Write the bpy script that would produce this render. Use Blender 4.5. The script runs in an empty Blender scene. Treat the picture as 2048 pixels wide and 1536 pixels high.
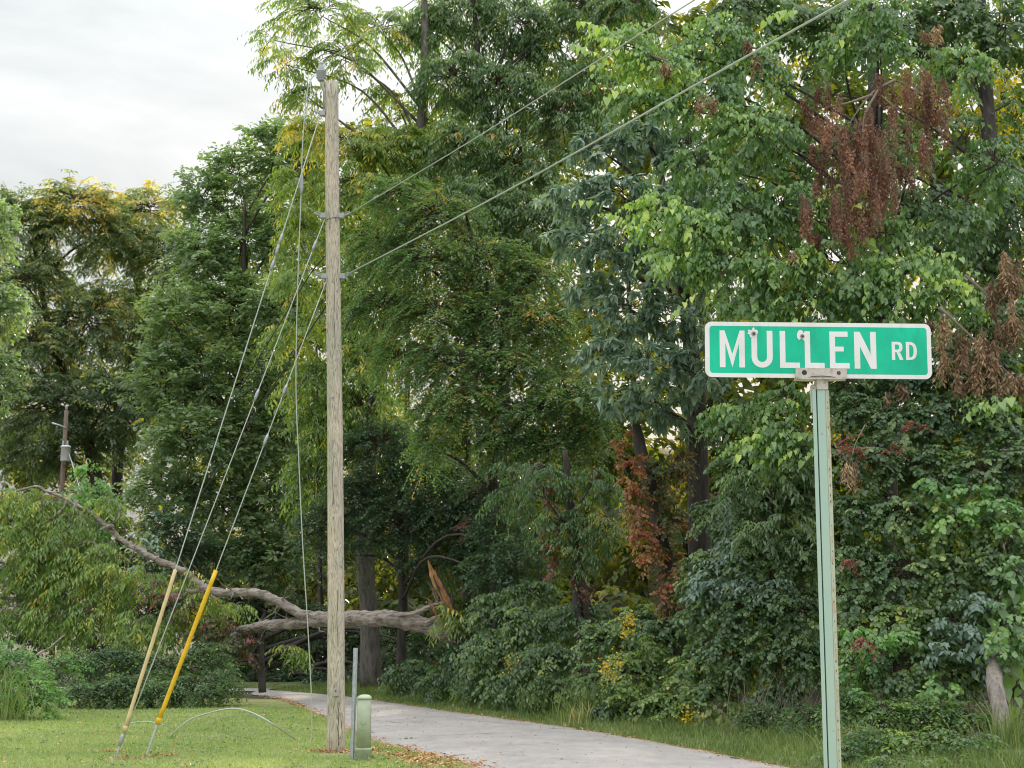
import bpy, math, random
import numpy as np
from mathutils import Vector

rng = np.random.default_rng(7)
random.seed(7)
sc = bpy.context.scene
COL = sc.collection

# ------------------------------------------------------------------ camera
F = 3074.0                       # focal length in photo pixels (2048 wide)
PITCH = math.atan(492 / F)
EYE = 1.6
cam_d = bpy.data.cameras.new('camera')
cam = bpy.data.objects.new('camera', cam_d)
COL.objects.link(cam)
cam_d.sensor_width = 36.0
cam_d.lens = 36.0 * F / 2048
cam_d.clip_start = 0.1
cam_d.clip_end = 3000
cam.location = (0, 0, EYE)
cam.rotation_euler = (math.pi / 2 + PITCH, 0, 0)
sc.camera = cam

# ------------------------------------------------------------------ world
SUN_EL, SUN_AZ = math.radians(17), math.radians(6)     # azimuth measured from +Y towards +X
w = bpy.data.worlds.new('World')
sc.world = w
w.use_nodes = True
nt = w.node_tree
nt.nodes.clear()
def N(t, kind, **kw):
    n = t.nodes.new(kind)
    for k, v in kw.items():
        setattr(n, k, v)
    return n
out = N(nt, 'ShaderNodeOutputWorld')
bg = N(nt, 'ShaderNodeBackground')
sky = N(nt, 'ShaderNodeTexSky', sky_type='NISHITA', sun_disc=False)
sky.sun_elevation = SUN_EL
sky.sun_rotation = SUN_AZ
tc = N(nt, 'ShaderNodeTexCoord')
sep = N(nt, 'ShaderNodeSeparateXYZ')
nt.links.new(tc.outputs['Generated'], sep.inputs[0])
mp = N(nt, 'ShaderNodeMapping')
mp.inputs['Scale'].default_value = (1.6, 1.6, 5.0)
mp.inputs['Rotation'].default_value = (0.0, 0.35, 0.3)
nt.links.new(tc.outputs['Generated'], mp.inputs[0])
nz = N(nt, 'ShaderNodeTexNoise')
nz.inputs['Scale'].default_value = 2.2
nz.inputs['Detail'].default_value = 6
nz.inputs['Roughness'].default_value = 0.55
nz.inputs['Distortion'].default_value = 0.6
nt.links.new(mp.outputs[0], nz.inputs['Vector'])
# bright overcast sky, brighter towards the zenith
m1 = N(nt, 'ShaderNodeMath', operation='MAXIMUM'); m1.inputs[1].default_value = 0.0
nt.links.new(sep.outputs['Z'], m1.inputs[0])
m2 = N(nt, 'ShaderNodeMath', operation='MULTIPLY_ADD'); m2.inputs[1].default_value = 8.0; m2.inputs[2].default_value = 1.0
nt.links.new(m1.outputs[0], m2.inputs[0])
cr = N(nt, 'ShaderNodeValToRGB')
cr.color_ramp.elements[0].position = 0.30; cr.color_ramp.elements[0].color = (0.655, 0.695, 0.70, 1)
cr.color_ramp.elements[1].position = 0.70; cr.color_ramp.elements[1].color = (1.01, 1.01, 1.0, 1)
nt.links.new(nz.outputs['Fac'], cr.inputs[0])
vm = N(nt, 'ShaderNodeVectorMath', operation='SCALE')
nt.links.new(cr.outputs[0], vm.inputs[0])
m3 = N(nt, 'ShaderNodeMath', operation='MULTIPLY'); m3.inputs[1].default_value = 2.45   # brightness before the strength below
nt.links.new(m2.outputs[0], m3.inputs[0])
nt.links.new(m3.outputs[0], vm.inputs['Scale'])
mixw = N(nt, 'ShaderNodeMix', data_type='RGBA')
mixw.inputs['Factor'].default_value = 0.93
nt.links.new(sky.outputs[0], mixw.inputs['A'])
nt.links.new(vm.outputs[0], mixw.inputs['B'])
nt.links.new(mixw.outputs['Result'], bg.inputs['Color'])
bg.inputs['Strength'].default_value = 0.10
nt.links.new(bg.outputs[0], out.inputs['Surface'])

# ------------------------------------------------------------------ sun (low, behind the wood)
sd = bpy.data.lights.new('sun', 'SUN')
sd.energy = 4.5
sd.angle = math.radians(2.0)
sd.color = (1.0, 0.86, 0.62)
sun = bpy.data.objects.new('sun', sd)
COL.objects.link(sun)
to_sun = Vector((math.sin(SUN_AZ) * math.cos(SUN_EL), math.cos(SUN_AZ) * math.cos(SUN_EL), math.sin(SUN_EL)))
sun.rotation_euler = to_sun.to_track_quat('Z', 'Y').to_euler()
sun.location = (0, 60, 40)

# ------------------------------------------------------------------ exposure
sc.view_settings.view_transform = 'Standard'
sc.view_settings.look = 'None'
sc.view_settings.gamma = 1.0
sc.view_settings.use_curve_mapping = False
sc.view_settings.exposure = 0.36
cy = sc.cycles
cy.max_bounces = 6; cy.diffuse_bounces = 3; cy.glossy_bounces = 2; cy.transmission_bounces = 4
cy.transparent_max_bounces = 4
cy.caustics_reflective = False; cy.caustics_refractive = False
cy.sample_clamp_indirect = 4.0
cy.filter_width = 1.05
cy.use_denoising = True
try:
    cy.denoiser = 'OPENIMAGEDENOISE'
    cy.denoising_input_passes = 'RGB_ALBEDO_NORMAL'
except Exception:
    pass

# ------------------------------------------------------------------ photo -> place
CP, SP = math.cos(PITCH), math.sin(PITCH)
def ray(px, py):
    u, v = (px - 1024) / F, (768 - py) / F
    return np.array([u, CP - v * SP, SP + v * CP])
def P(px, py, Y):
    d = ray(px, py)
    return np.array([0, 0, EYE]) + d * (Y / d[1])
def G(px, py, z=0.0):
    d = ray(px, py)
    return np.array([0, 0, EYE]) + d * ((z - EYE) / d[2])
def mpp(p):                       # metres per photo pixel at a place
    return (p[1] * CP + (p[2] - EYE) * SP) / F

# ------------------------------------------------------------------ objects
def tag(o, label=None, cat=None, group=None, kind=None):
    if label: o['label'] = label
    if cat: o['category'] = cat
    if group: o['group'] = group
    if kind: o['kind'] = kind
    return o
def empty(name, loc=(0, 0, 0), **kw):
    o = bpy.data.objects.new(name, None)
    o.empty_display_size = 0.2
    COL.objects.link(o)
    o.location = tuple(float(c) for c in loc)
    return tag(o, **kw)
def link(name, me, parent=None, **kw):
    o = bpy.data.objects.new(name, me)
    COL.objects.link(o)
    if parent is not None:
        o.parent = parent
        q = parent
        loc = Vector((0, 0, 0))
        while q is not None:
            loc += q.location; q = q.parent
        o.location = -loc         # geometry is written in world coordinates
    return tag(o, **kw)
def np_mesh(name, V, T, mat, v=None, smooth=True):
    """V (n,3), T (m,3) triangles, v: one value per triangle for colour variation"""
    me = bpy.data.meshes.new(name)
    V = np.ascontiguousarray(V, np.float32); T = np.ascontiguousarray(T, np.int32)
    me.vertices.add(len(V)); me.vertices.foreach_set('co', V.ravel())
    me.loops.add(T.size); me.loops.foreach_set('vertex_index', T.ravel())
    me.polygons.add(len(T)); me.polygons.foreach_set('loop_start', np.arange(0, T.size, 3, dtype=np.int32))
    if v is not None:
        a = me.attributes.new('v', 'FLOAT', 'FACE')
        a.data.foreach_set('value', np.ascontiguousarray(v, np.float32))
    me.update(calc_edges=True)
    if not smooth:
        me.shade_flat()
    me.materials.append(mat)
    return me
class MB:
    """collects polygons of any size"""
    def __init__(s): s.V = []; s.Fc = []
    def add(s, V, Fc):
        b = len(s.V); s.V += [tuple(float(c) for c in p) for p in V]
        s.Fc += [tuple(b + i for i in f) for f in Fc]
        return s
    def box(s, lo, hi):
        x0, y0, z0 = lo; x1, y1, z1 = hi
        return s.add([(x0,y0,z0),(x1,y0,z0),(x1,y1,z0),(x0,y1,z0),(x0,y0,z1),(x1,y0,z1),(x1,y1,z1),(x0,y1,z1)],
                     [(0,3,2,1),(4,5,6,7),(0,1,5,4),(1,2,6,5),(2,3,7,6),(3,0,4,7)])
    def lathe(s, c, prof, n=24, sq=None):
        """prof: (radius, z); sq: superellipse power"""
        V = []
        for r, z in prof:
            for i in range(n):
                a = 2 * math.pi * i / n
                ca, sa = math.cos(a), math.sin(a)
                k = 1.0 if sq is None else (abs(ca) ** sq + abs(sa) ** sq) ** (-1 / sq)
                V.append((c[0] + r * k * ca, c[1] + r * k * sa, c[2] + z))
        Fc = []
        for j in range(len(prof) - 1):
            for i in range(n):
                i2 = (i + 1) % n
                Fc.append((j*n+i, j*n+i2, (j+1)*n+i2, (j+1)*n+i))
        Fc.append(tuple(range(n))[::-1]); Fc.append(tuple((len(prof)-1)*n + i for i in range(n)))
        return s.add(V, Fc)
    def tube(s, path, rad, n=8, jit=0.0, cap=True):
        V, Fc = tube_np(path, rad, n, jit)
        return s.add(V, Fc)
    def mesh(s, name, mat, smooth=False, bevel=0):
        me = bpy.data.meshes.new(name)
        me.from_pydata(s.V, [], s.Fc)
        me.update()
        if smooth:
            me.shade_smooth()
        me.materials.append(mat)
        return me
def tube_np(path, rad, n=8, jit=0.0):
    path = np.asarray(path, float); m = len(path)
    rad = np.broadcast_to(np.asarray(rad, float), (m,))
    tan = np.gradient(path, axis=0)
    tan /= np.linalg.norm(tan, axis=1)[:, None] + 1e-9
    ref = np.array([0.0, 1.0, 0.0]) if abs(tan[0][1]) < 0.8 else np.array([1.0, 0, 0])
    V = []
    a = np.arange(n) * 2 * math.pi / n
    for k in range(m):
        s = np.cross(tan[k], ref); s /= np.linalg.norm(s) + 1e-9
        u = np.cross(s, tan[k])
        rr = rad[k] * (1 + (rng.normal(0, jit, n) if jit else 0))
        V.append(path[k] + (np.cos(a) * rr)[:, None] * s + (np.sin(a) * rr)[:, None] * u)
    V = np.concatenate(V)
    Fc = []
    for k in range(m - 1):
        for i in range(n):
            i2 = (i + 1) % n
            Fc.append((k*n+i, k*n+i2, (k+1)*n+i2, (k+1)*n+i))
    Fc.append(tuple(range(n))[::-1]); Fc.append(tuple((m-1)*n + i for i in range(n)))
    return V, Fc
def spline(pts, per=6):
    pts = np.asarray(pts, float)
    if len(pts) < 3:
        return np.array([pts[0] + (pts[-1] - pts[0]) * t for t in np.linspace(0, 1, per + 1)])
    q = np.vstack([2 * pts[0] - pts[1], pts, 2 * pts[-1] - pts[-2]])
    o = []
    for i in range(1, len(q) - 2):
        for t in np.linspace(0, 1, per, endpoint=False):
            o.append(0.5 * ((2*q[i]) + (-q[i-1]+q[i+1])*t + (2*q[i-1]-5*q[i]+4*q[i+1]-q[i+2])*t*t
                     + (-q[i-1]+3*q[i]-3*q[i+1]+q[i+2])*t**3))
    o.append(pts[-1])
    return np.array(o)
def rad_along(r, n):
    return np.interp(np.linspace(0, 1, n), np.linspace(0, 1, len(r)), r)
def bark_tube(path, r, per=6, n=10, jit=0.05, kink=0.0):
    p = spline(path, per)
    if kink: p = p + np.cumsum(rng.normal(0, kink, p.shape), 0) * np.sin(np.linspace(0, math.pi, len(p)))[:, None] * .4 + rng.normal(0, kink * .5, p.shape)
    return p, MB().tube(p, rad_along(r, len(p)), n, jit)

# ------------------------------------------------------------------ materials
def new_mat(name):
    m = bpy.data.materials.new(name); m.use_nodes = True
    t = m.node_tree; t.nodes.clear()
    o = N(t, 'ShaderNodeOutputMaterial'); b = N(t, 'ShaderNodeBsdfPrincipled')
    t.links.new(b.outputs[0], o.inputs['Surface'])
    return m, t, b, o
def ramp(t, cols, pos=None):
    r = N(t, 'ShaderNodeValToRGB')
    e = r.color_ramp.elements
    pos = pos or list(np.linspace(0, 1, len(cols)))
    while len(e) < len(cols): e.new(0.5)
    for i, c in enumerate(cols):
        e[i].position = pos[i]; e[i].color = (*c, 1)
    return r
def noise(t, scale, detail=4, rough=0.6, vec=None, coord='Object', stretch=None, dist=0):
    if vec is None:
        c = N(t, 'ShaderNodeTexCoord'); vec = c.outputs[coord]
    if stretch:
        mpn = N(t, 'ShaderNodeMapping'); mpn.inputs['Scale'].default_value = stretch
        t.links.new(vec, mpn.inputs[0]); vec = mpn.outputs[0]
    n = N(t, 'ShaderNodeTexNoise')
    n.inputs['Scale'].default_value = scale; n.inputs['Detail'].default_value = detail
    n.inputs['Roughness'].default_value = rough; n.inputs['Distortion'].default_value = dist
    t.links.new(vec, n.inputs['Vector'])
    return n
def bump(t, b, h, strength=0.5, dist=0.01):
    bn = N(t, 'ShaderNodeBump'); bn.inputs['Strength'].default_value = strength; bn.inputs['Distance'].default_value = dist
    t.links.new(h, bn.inputs['Height']); t.links.new(bn.outputs[0], b.inputs['Normal'])
def leaf_mat(name, cols, pos=None, rough=0.36, spec=0.85, trans=0.46, tcol=None, cool=1.7):
    """leaf colour follows the leaf's own value v; part of the light goes through"""
    m, t, b, o = new_mat(name)
    cols = [(c_[0] * 1.38, c_[1] * 1.40, c_[2] * cool * 1.1) for c_ in cols]
    a = N(t, 'ShaderNodeAttribute', attribute_name='v')
    r = ramp(t, cols, pos); t.links.new(a.outputs['Fac'], r.inputs[0])
    t.links.new(r.outputs[0], b.inputs['Base Color'])
    b.inputs['Roughness'].default_value = rough
    b.inputs['Specular IOR Level'].default_value = spec
    tr = N(t, 'ShaderNodeBsdfTranslucent')
    mixc = N(t, 'ShaderNodeMix', data_type='RGBA', blend_type='MULTIPLY')
    mixc.inputs['Factor'].default_value = 1.0
    mixc.inputs['B'].default_value = (*(tcol or (1.25, 1.4, 0.55)), 1)
    t.links.new(r.outputs[0], mixc.inputs['A'])
    t.links.new(mixc.outputs['Result'], tr.inputs['Color'])
    ms = N(t, 'ShaderNodeMixShader'); ms.inputs[0].default_value = trans
    t.links.new(b.outputs[0], ms.inputs[1]); t.links.new(tr.outputs[0], ms.inputs[2])
    t.links.new(ms.outputs[0], o.inputs['Surface'])
    return m
def bark_mat(name, c0, c1, scale=14, stretch=(1, 1, 0.18)):
    m, t, b, o = new_mat(name)
    n = noise(t, scale, 6, 0.65, stretch=stretch)
    r = ramp(t, [c0, tuple(0.5*(x+y) for x, y in zip(c0, c1)), c1], [0.3, 0.5, 0.72])
    t.links.new(n.outputs['Fac'], r.inputs[0]); t.links.new(r.outputs[0], b.inputs['Base Color'])
    b.inputs['Roughness'].default_value = 0.9
    bump(t, b, n.outputs['Fac'], 0.9, 0.04)
    return m
def plain(name, col, rough=0.5, metal=0.0, var=0.12, scale=20, bmp=0.0, spec=0.5):
    m, t, b, o = new_mat(name)
    n = noise(t, scale, 5, 0.6)
    r = ramp(t, [tuple(c * (1 - var) for c in col), tuple(min(1, c * (1 + var)) for c in col)], [0.3, 0.7])
    t.links.new(n.outputs['Fac'], r.inputs[0]); t.links.new(r.outputs[0], b.inputs['Base Color'])
    b.inputs['Roughness'].default_value = rough; b.inputs['Metallic'].default_value = metal
    b.inputs['Specular IOR Level'].default_value = spec
    if bmp: bump(t, b, n.outputs['Fac'], bmp, 0.01)
    return m

M = {}
M['bark_grey'] = bark_mat('bark_grey', (0.07, 0.06, 0.055), (0.30, 0.27, 0.25))
M['bark_pale'] = bark_mat('bark_pale', (0.16, 0.13, 0.115), (0.52, 0.46, 0.42), 18)
M['bark_dark'] = bark_mat('bark_dark', (0.035, 0.028, 0.026), (0.12, 0.10, 0.095))
M['bark_fallen'] = bark_mat('bark_fallen', (0.075, 0.06, 0.055), (0.56, 0.48, 0.43), 15, (.22, 1, 1))
M['split_wood'] = bark_mat('split_wood', (0.25, 0.10, 0.03), (0.62, 0.36, 0.16), 25, (1, 1, 0.1))
M['twig'] = plain('twig', (0.09, 0.07, 0.055), 0.9)
M['twig_pale'] = plain('twig_pale', (0.26, 0.21, 0.17), 0.9)
# leaf colours by kind
M['leaf_yellowgreen'] = leaf_mat('leaf_yellowgreen', [(0.09,0.145,0.035),(0.17,0.25,0.06),(0.27,0.34,0.075),(0.62,0.46,0.07)], [0.1,0.45,0.82,1.0])  # gold end paints sun glow into clumps of high v
M['leaf_olive'] = leaf_mat('leaf_olive', [(0.085,0.125,0.060),(0.135,0.185,0.082),(0.21,0.26,0.10),(0.74,0.54,0.12)], [0.1,0.5,0.78,1.0])  # last colour imitates low sun on the treetops
M['leaf_greygreen'] = leaf_mat('leaf_greygreen', [(0.09,0.14,0.075),(0.15,0.215,0.105),(0.23,0.30,0.135)], [0.1,0.5,1.0])
M['leaf_mid'] = leaf_mat('leaf_mid', [(0.065,0.12,0.042),(0.115,0.19,0.068),(0.19,0.27,0.09),(0.42,0.27,0.07)], [0.1,0.5,0.88,1.0])
M['leaf_back'] = leaf_mat('leaf_back', [(0.05,0.09,0.03),(0.09,0.14,0.04),(0.2,0.22,0.05)], [0.1,0.5,1.0], trans=0.5, tcol=(2.1,1.6,0.35), cool=1.3)  # transmission tint pushed to yellow so sunlit gaps glow gold
M['leaf_glow'] = leaf_mat('leaf_glow', [(0.10,0.14,0.03),(0.20,0.22,0.03),(0.36,0.34,0.04)], [0.1,0.5,1.0], trans=0.65, tcol=(2.2,1.8,0.3), cool=1.0)  # sun glow put into the gold base and transmission colours
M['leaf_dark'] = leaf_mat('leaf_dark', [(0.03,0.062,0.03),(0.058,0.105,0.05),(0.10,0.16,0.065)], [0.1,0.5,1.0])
M['leaf_blue'] = leaf_mat('leaf_blue', [(0.12,0.18,0.145),(0.20,0.28,0.235),(0.32,0.40,0.34)], [0.1,0.5,1.0], rough=0.38, spec=0.7, trans=0.3, tcol=(1.2,1.3,.7), cool=1.25)
M['leaf_heart'] = leaf_mat('leaf_heart', [(0.075,0.145,0.05),(0.14,0.235,0.075),(0.24,0.36,0.09),(0.46,0.54,0.10)], [0.1,0.45,0.8,1.0], trans=0.4)
M['leaf_ivy'] = leaf_mat('leaf_ivy', [(0.055,0.105,0.05),(0.12,0.19,0.08),(0.22,0.31,0.105),(0.42,0.44,0.12)], [0.1,0.5,0.85,1.0], rough=0.36, spec=0.85, cool=1.4)
M['leaf_bright'] = leaf_mat('leaf_bright', [(0.09,0.18,0.06),(0.16,0.29,0.08),(0.28,0.42,0.11)], [0.1,0.5,1.0])
M['leaf_rust'] = leaf_mat('leaf_rust', [(0.14,0.075,0.06),(0.25,0.14,0.107),(0.38,0.21,0.16)], [0.1,0.5,1.0], trans=0.15, tcol=(1,.7,.5), rough=.8, spec=.1, cool=1.2)
M['leaf_tan'] = leaf_mat('leaf_tan', [(0.13,0.085,0.06),(0.26,0.175,0.12),(0.46,0.33,0.22)], [0.1,0.5,1.0], trans=0.15, tcol=(1,.8,.5), rough=.8, spec=.1, cool=1.2)
M['leaf_orange'] = leaf_mat('leaf_orange', [(0.08,0.12,0.045),(0.20,0.15,0.06),(0.38,0.20,0.08),(0.34,0.12,0.09)], [0.1,0.45,0.8,1.0], tcol=(1.1,.9,.6), cool=1.2)
M['leaf_red'] = leaf_mat('leaf_red', [(0.06,0.10,0.045),(0.17,0.085,0.07),(0.32,0.09,0.09)], [0.1,0.5,1.0], tcol=(1.1,.8,.6), cool=1.2)
M['flower'] = leaf_mat('flower', [(0.5,0.36,0.02),(0.75,0.52,0.03)], trans=.3, tcol=(1.2,1,.4), cool=1.2)
M['berry'] = plain('berry', (0.5, 0.03, 0.05), 0.35)
M['grass'] = leaf_mat('grass', [(0.20,0.27,0.09),(0.29,0.37,0.13),(0.40,0.44,0.18),(0.50,0.45,0.25)], [0.05,0.5,0.85,1.0], rough=.6, spec=.25, trans=.3, tcol=(1.3,1.3,.6), cool=1.45)
M['tallgrass'] = leaf_mat('tallgrass', [(0.09,0.14,0.05),(0.17,0.23,0.085),(0.28,0.32,0.14),(0.46,0.39,0.24)], [0.05,0.5,0.85,1.0], rough=.55, spec=.3, trans=.3, tcol=(1.3,1.3,.5), cool=1.2)
M['chips'] = leaf_mat('chips', [(0.26,0.13,0.07),(0.45,0.24,0.14),(0.60,0.40,0.26)], rough=.85, spec=.1, trans=.05, cool=1.2)

# ------------------------------------------------------------------ leaves
SHAPES = {   # x across, y along, z out of the blade; triangles
 'dia':   ([(0,0,0),(-.5,.45,.10),(.5,.45,.10),(0,1,-.04)], [(0,2,3),(0,3,1)]),
 'lance': ([(0,0,0),(-.5,.38,.07),(.5,.38,.07),(0,.45,-.03),(0,1,-.10)], [(0,2,3),(0,3,1),(3,2,4),(3,4,1)]),
 'heart': ([(0,.06,0),(-.36,-.04,.05),(-.50,.28,.08),(-.30,.66,.03),(0,1,-.12),(.30,.66,.03),(.50,.28,.08),(.36,-.04,.05),(0,.45,-.05)],
           [(8,0,7),(8,7,6),(8,6,5),(8,5,4),(8,4,3),(8,3,2),(8,2,1),(8,1,0)]),
 'heart_small': ([(0,.0,0),(-.46,.12,.06),(-.34,.62,.04),(0,1,-.12),(.34,.62,.04),(.46,.12,.06),(0,.42,-.05)],
           [(6,0,5),(6,5,4),(6,4,3),(6,3,2),(6,2,1),(6,1,0)]),
 'round': ([(0,0,0),(-.46,.30,.06),(-.36,.74,.03),(0,1,-.05),(.36,.74,.03),(.46,.30,.06)],
           [(0,5,4),(0,4,3),(0,3,2),(0,2,1)]),
}
def unit(a):
    return a / (np.linalg.norm(a, axis=-1, keepdims=True) + 1e-9)
def build_leaves(pos, d, nrm, L, W, v, shape):
    sv, st = SHAPES[shape]; sv = np.array(sv); st = np.array(st)
    d = unit(d)
    nrm = unit(nrm - d * np.sum(nrm * d, -1, keepdims=True))
    s = np.cross(d, nrm)
    V = (pos[:, None] + s[:, None] * (sv[:, 0] * W[:, None])[..., None]
         + d[:, None] * (sv[:, 1] * L[:, None])[..., None]
         + nrm[:, None] * (sv[:, 2] * L[:, None])[..., None]).reshape(-1, 3)
    T = (np.arange(len(pos))[:, None, None] * len(sv) + st[None]).reshape(-1, 3)
    return V, T, np.repeat(v, len(st))
class Foliage:
    def __init__(s): s.V = []; s.T = []; s.v = []; s.n = 0; s.count = 0
    def add(s, V, T, v):
        s.V.append(V); s.T.append(T + s.n); s.v.append(v); s.n += len(V)
    def leaves(s, pos, d, nrm, L, W, v, shape):
        if len(pos) == 0: return
        s.count += len(pos)
        s.add(*build_leaves(pos, d, nrm, L, W, v, shape))
    def mesh(s, name, mat):
        return np_mesh(name, np.concatenate(s.V), np.concatenate(s.T), mat, np.clip(np.concatenate(s.v), 0, 1))
UP = np.array([0, 0, 1.0])
KINDS = {   # spray: n leaves, spray length, (leaf length, width), hang, droop, shape, mode
 'lance':  dict(n=9,  L=.34, leaf=(.125,.040), hang=.95, droop=.45, shape='lance', mode='pin'),
 'lance_far': dict(n=7, L=.34, leaf=(.15,.055), hang=.6, droop=.4, shape='dia', mode='pin'),
 'oak_far': dict(n=6, L=.28, leaf=(.14,.080), hang=.3, droop=.1, shape='dia', mode='pin', messy=.7),
 'back':   dict(n=6,  L=.6,  leaf=(.34,.22), hang=.5, droop=.4, shape='dia', mode='pin'),
 'locust': dict(n=13, L=.30, leaf=(.058,.030), hang=.28, droop=.35, shape='dia', mode='pin'),
 'whorl':  dict(n=7,  L=.10, leaf=(.19,.078), hang=.8, droop=.2, shape='lance', mode='whorl'),
 'heart':  dict(n=7,  L=.50, leaf=(.125,.088), hang=1.3, droop=.35, shape='heart_small', mode='hang', messy=.25),
 'heart_leaf': dict(n=7,  L=.50, leaf=(.125,.088), hang=1.5, droop=.35, shape='heart', mode='hang'),
 'ivy':    dict(n=6,  L=.22, leaf=(.078,.066), hang=.8, droop=.3, shape='round', mode='hang'),
 'small':  dict(n=8,  L=.24, leaf=(.060,.034), hang=.4, droop=.3, shape='dia', mode='pin'),
 'broad':  dict(n=6,  L=.34, leaf=(.12,.070), hang=.8, droop=.35, shape='lance', mode='hang'),
 'dead':   dict(n=7,  L=.28, leaf=(.13,.030), hang=3.0, droop=1.0, shape='lance', mode='pin'),
}
LEAF_AREA = {'dia': .5, 'lance': .5, 'heart': .68, 'heart_small': .62, 'round': .66}
def sprays(fol, kind, P0, D, out_n, v0, size=1.0):
    """P0,D (m,3): where each spray starts and points; v0 (m,) colour value"""
    k = KINDS[kind]; m = len(P0); n = k['n']
    if m == 0: return
    L = k['L'] * size * rng.uniform(.7, 1.25, m)
    ms_ = k.get('messy', .12)
    D = unit(D + rng.normal(0, ms_, D.shape))
    t = (np.arange(n) + .6) / n
    if k['mode'] == 'whorl':
        a = rng.uniform(0, 6.28, m)[:, None] + np.arange(n) * 6.28 / n + rng.normal(0, .2, (m, n))
        tip = P0 + D * L[:, None]
        e1 = unit(np.cross(D, UP) + 1e-3); e2 = np.cross(e1, D)
        ld = (np.cos(a)[..., None] * e1[:, None] + np.sin(a)[..., None] * e2[:, None]) + D[:, None] * .5
        ld = unit(ld); ld[..., 2] -= k['hang']
        pos = np.repeat(tip[:, None], n, 1) + rng.normal(0, .02, (m, n, 3))
        nr = UP + .7 * D[:, None] + .4 * (np.cos(a)[..., None] * e1[:, None] + np.sin(a)[..., None] * e2[:, None])
    else:
        pos = P0[:, None] + D[:, None] * (L[:, None] * t)[..., None]
        pos[..., 2] -= k['droop'] * L[:, None] * t ** 2
        side = unit(np.cross(D, UP) + 1e-3)
        sg = np.where(np.arange(n) % 2 == 0, 1.0, -1.0)
        ld = side[:, None] * (sg * .85)[None, :, None] + D[:, None] * .45
        ld = ld + rng.normal(0, .22, ld.shape)
        ld[..., 2] -= k['hang']
        if k['mode'] == 'hang':
            nr = out_n[:, None] * 1.0 + UP * .55 + side[:, None] * (sg * .35)[None, :, None]
        else:
            nr = UP * 1.0 + out_n[:, None] * .55 + side[:, None] * (sg * .4)[None, :, None]
    nr = nr + rng.normal(0, .38 + .35 * ms_, ld.shape)
    ll = k['leaf'][0] * size * rng.uniform(.5, 1.3, (m, n)) * rng.uniform(.75, 1.2, (m, 1)); ww = ll * k['leaf'][1] / k['leaf'][0] * rng.uniform(.8, 1.15, (m, n))
    v = v0[:, None] + rng.normal(0, .10, (m, n))
    fol.leaves(pos.reshape(-1, 3), ld.reshape(-1, 3), nr.reshape(-1, 3), ll.ravel(), ww.ravel(), v.ravel(), k['shape'])
def lump_noise(p, f, seed):
    """cheap smooth variation in space"""
    s = np.random.default_rng(seed).uniform(0, 6.28, 9)
    return (np.sin(p[:, 0]*f + s[0] + 1.7*np.sin(p[:, 2]*f*.7 + s[1])) + np.sin(p[:, 2]*f*1.13 + s[2] + 1.3*np.sin(p[:, 1]*f*.8 + s[3]))
            + np.sin(p[:, 1]*f*.9 + s[4] + 1.5*np.sin(p[:, 0]*f*1.2 + s[5]))) / 3
def clump_fill(fol, tw, kind, c, R, lai, v=.45, size=1.0, frond=1.0, droop=.35, arch=.25, vvar=.16, twig_every=1, seed=0, up=.12, front=.15, cap=10):
    """arching branchlets from the middle of a clump outwards, sprays of leaves along them"""
    k = KINDS[kind]
    area = math.pi * R[0] * R[2]
    la = k['leaf'][0] * k['leaf'][1] * LEAF_AREA[k['shape']] * k['n'] * size * size
    ns_tot = lai * area / la
    meanlen = frond * .75 * (R[0] * R[1] * R[2]) ** (1/3)
    per = min(cap, max(4, int(meanlen / (.12 * size))))
    nf = max(3, int(ns_tot / per))
    d = unit(rng.normal(0, 1, (nf, 3)) + np.array([0, -front, up]))
    lum = 1 + .30 * lump_noise(d * 3 + c, 2.0, seed + 5)
    end = c + d * R * (rng.uniform(.62, 1.08, nf) * lum)[:, None]
    inner = rng.uniform(.0, .45, nf)[:, None]
    sta = c + d * R * inner * .8 + rng.normal(0, .08, (nf, 3)) * R
    ln = np.linalg.norm(end - sta, axis=1)
    def path(t):                                 # t (nf,j)
        p = sta[:, None] + (end - sta)[:, None] * t[..., None]
        p[..., 2] += ln[:, None] * (arch * 4 * t * (1 - t) * .5 - droop * t ** 2 + droop * .4)
        return p
    fv = v + rng.normal(0, vvar, nf) + .12 * lump_noise(end, .9, seed + 11)
    tt = rng.uniform(.28, 1.0, (nf, per)) ** .8
    pts = path(tt)
    tg = unit(path(np.minimum(tt + .05, 1.05)) - pts)
    hz = unit(tg * np.array([1, 1, .45]))
    sd_ = unit(np.cross(hz, UP))
    ang = rng.normal(0, .75, (nf, per))
    D = unit(hz * np.cos(ang)[..., None] + sd_ * np.sin(ang)[..., None] + rng.normal(0, .15, pts.shape))
    on = unit(np.repeat(d[:, None], per, 1) + np.array([0, -.25, .3]))
    vv = fv[:, None] + rng.normal(0, .07, (nf, per))
    sprays(fol, kind, pts.reshape(-1, 3), D.reshape(-1, 3), on.reshape(-1, 3), vv.ravel(), size)
    if tw is not None:
        sel = np.arange(0, nf, twig_every)
        t5 = np.tile(np.linspace(0, 1, 5), (nf, 1))
        p5 = path(t5)[sel]
        r0 = (.006 + .010 * ln[sel])
        tri_tubes(tw, p5, r0)
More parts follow.
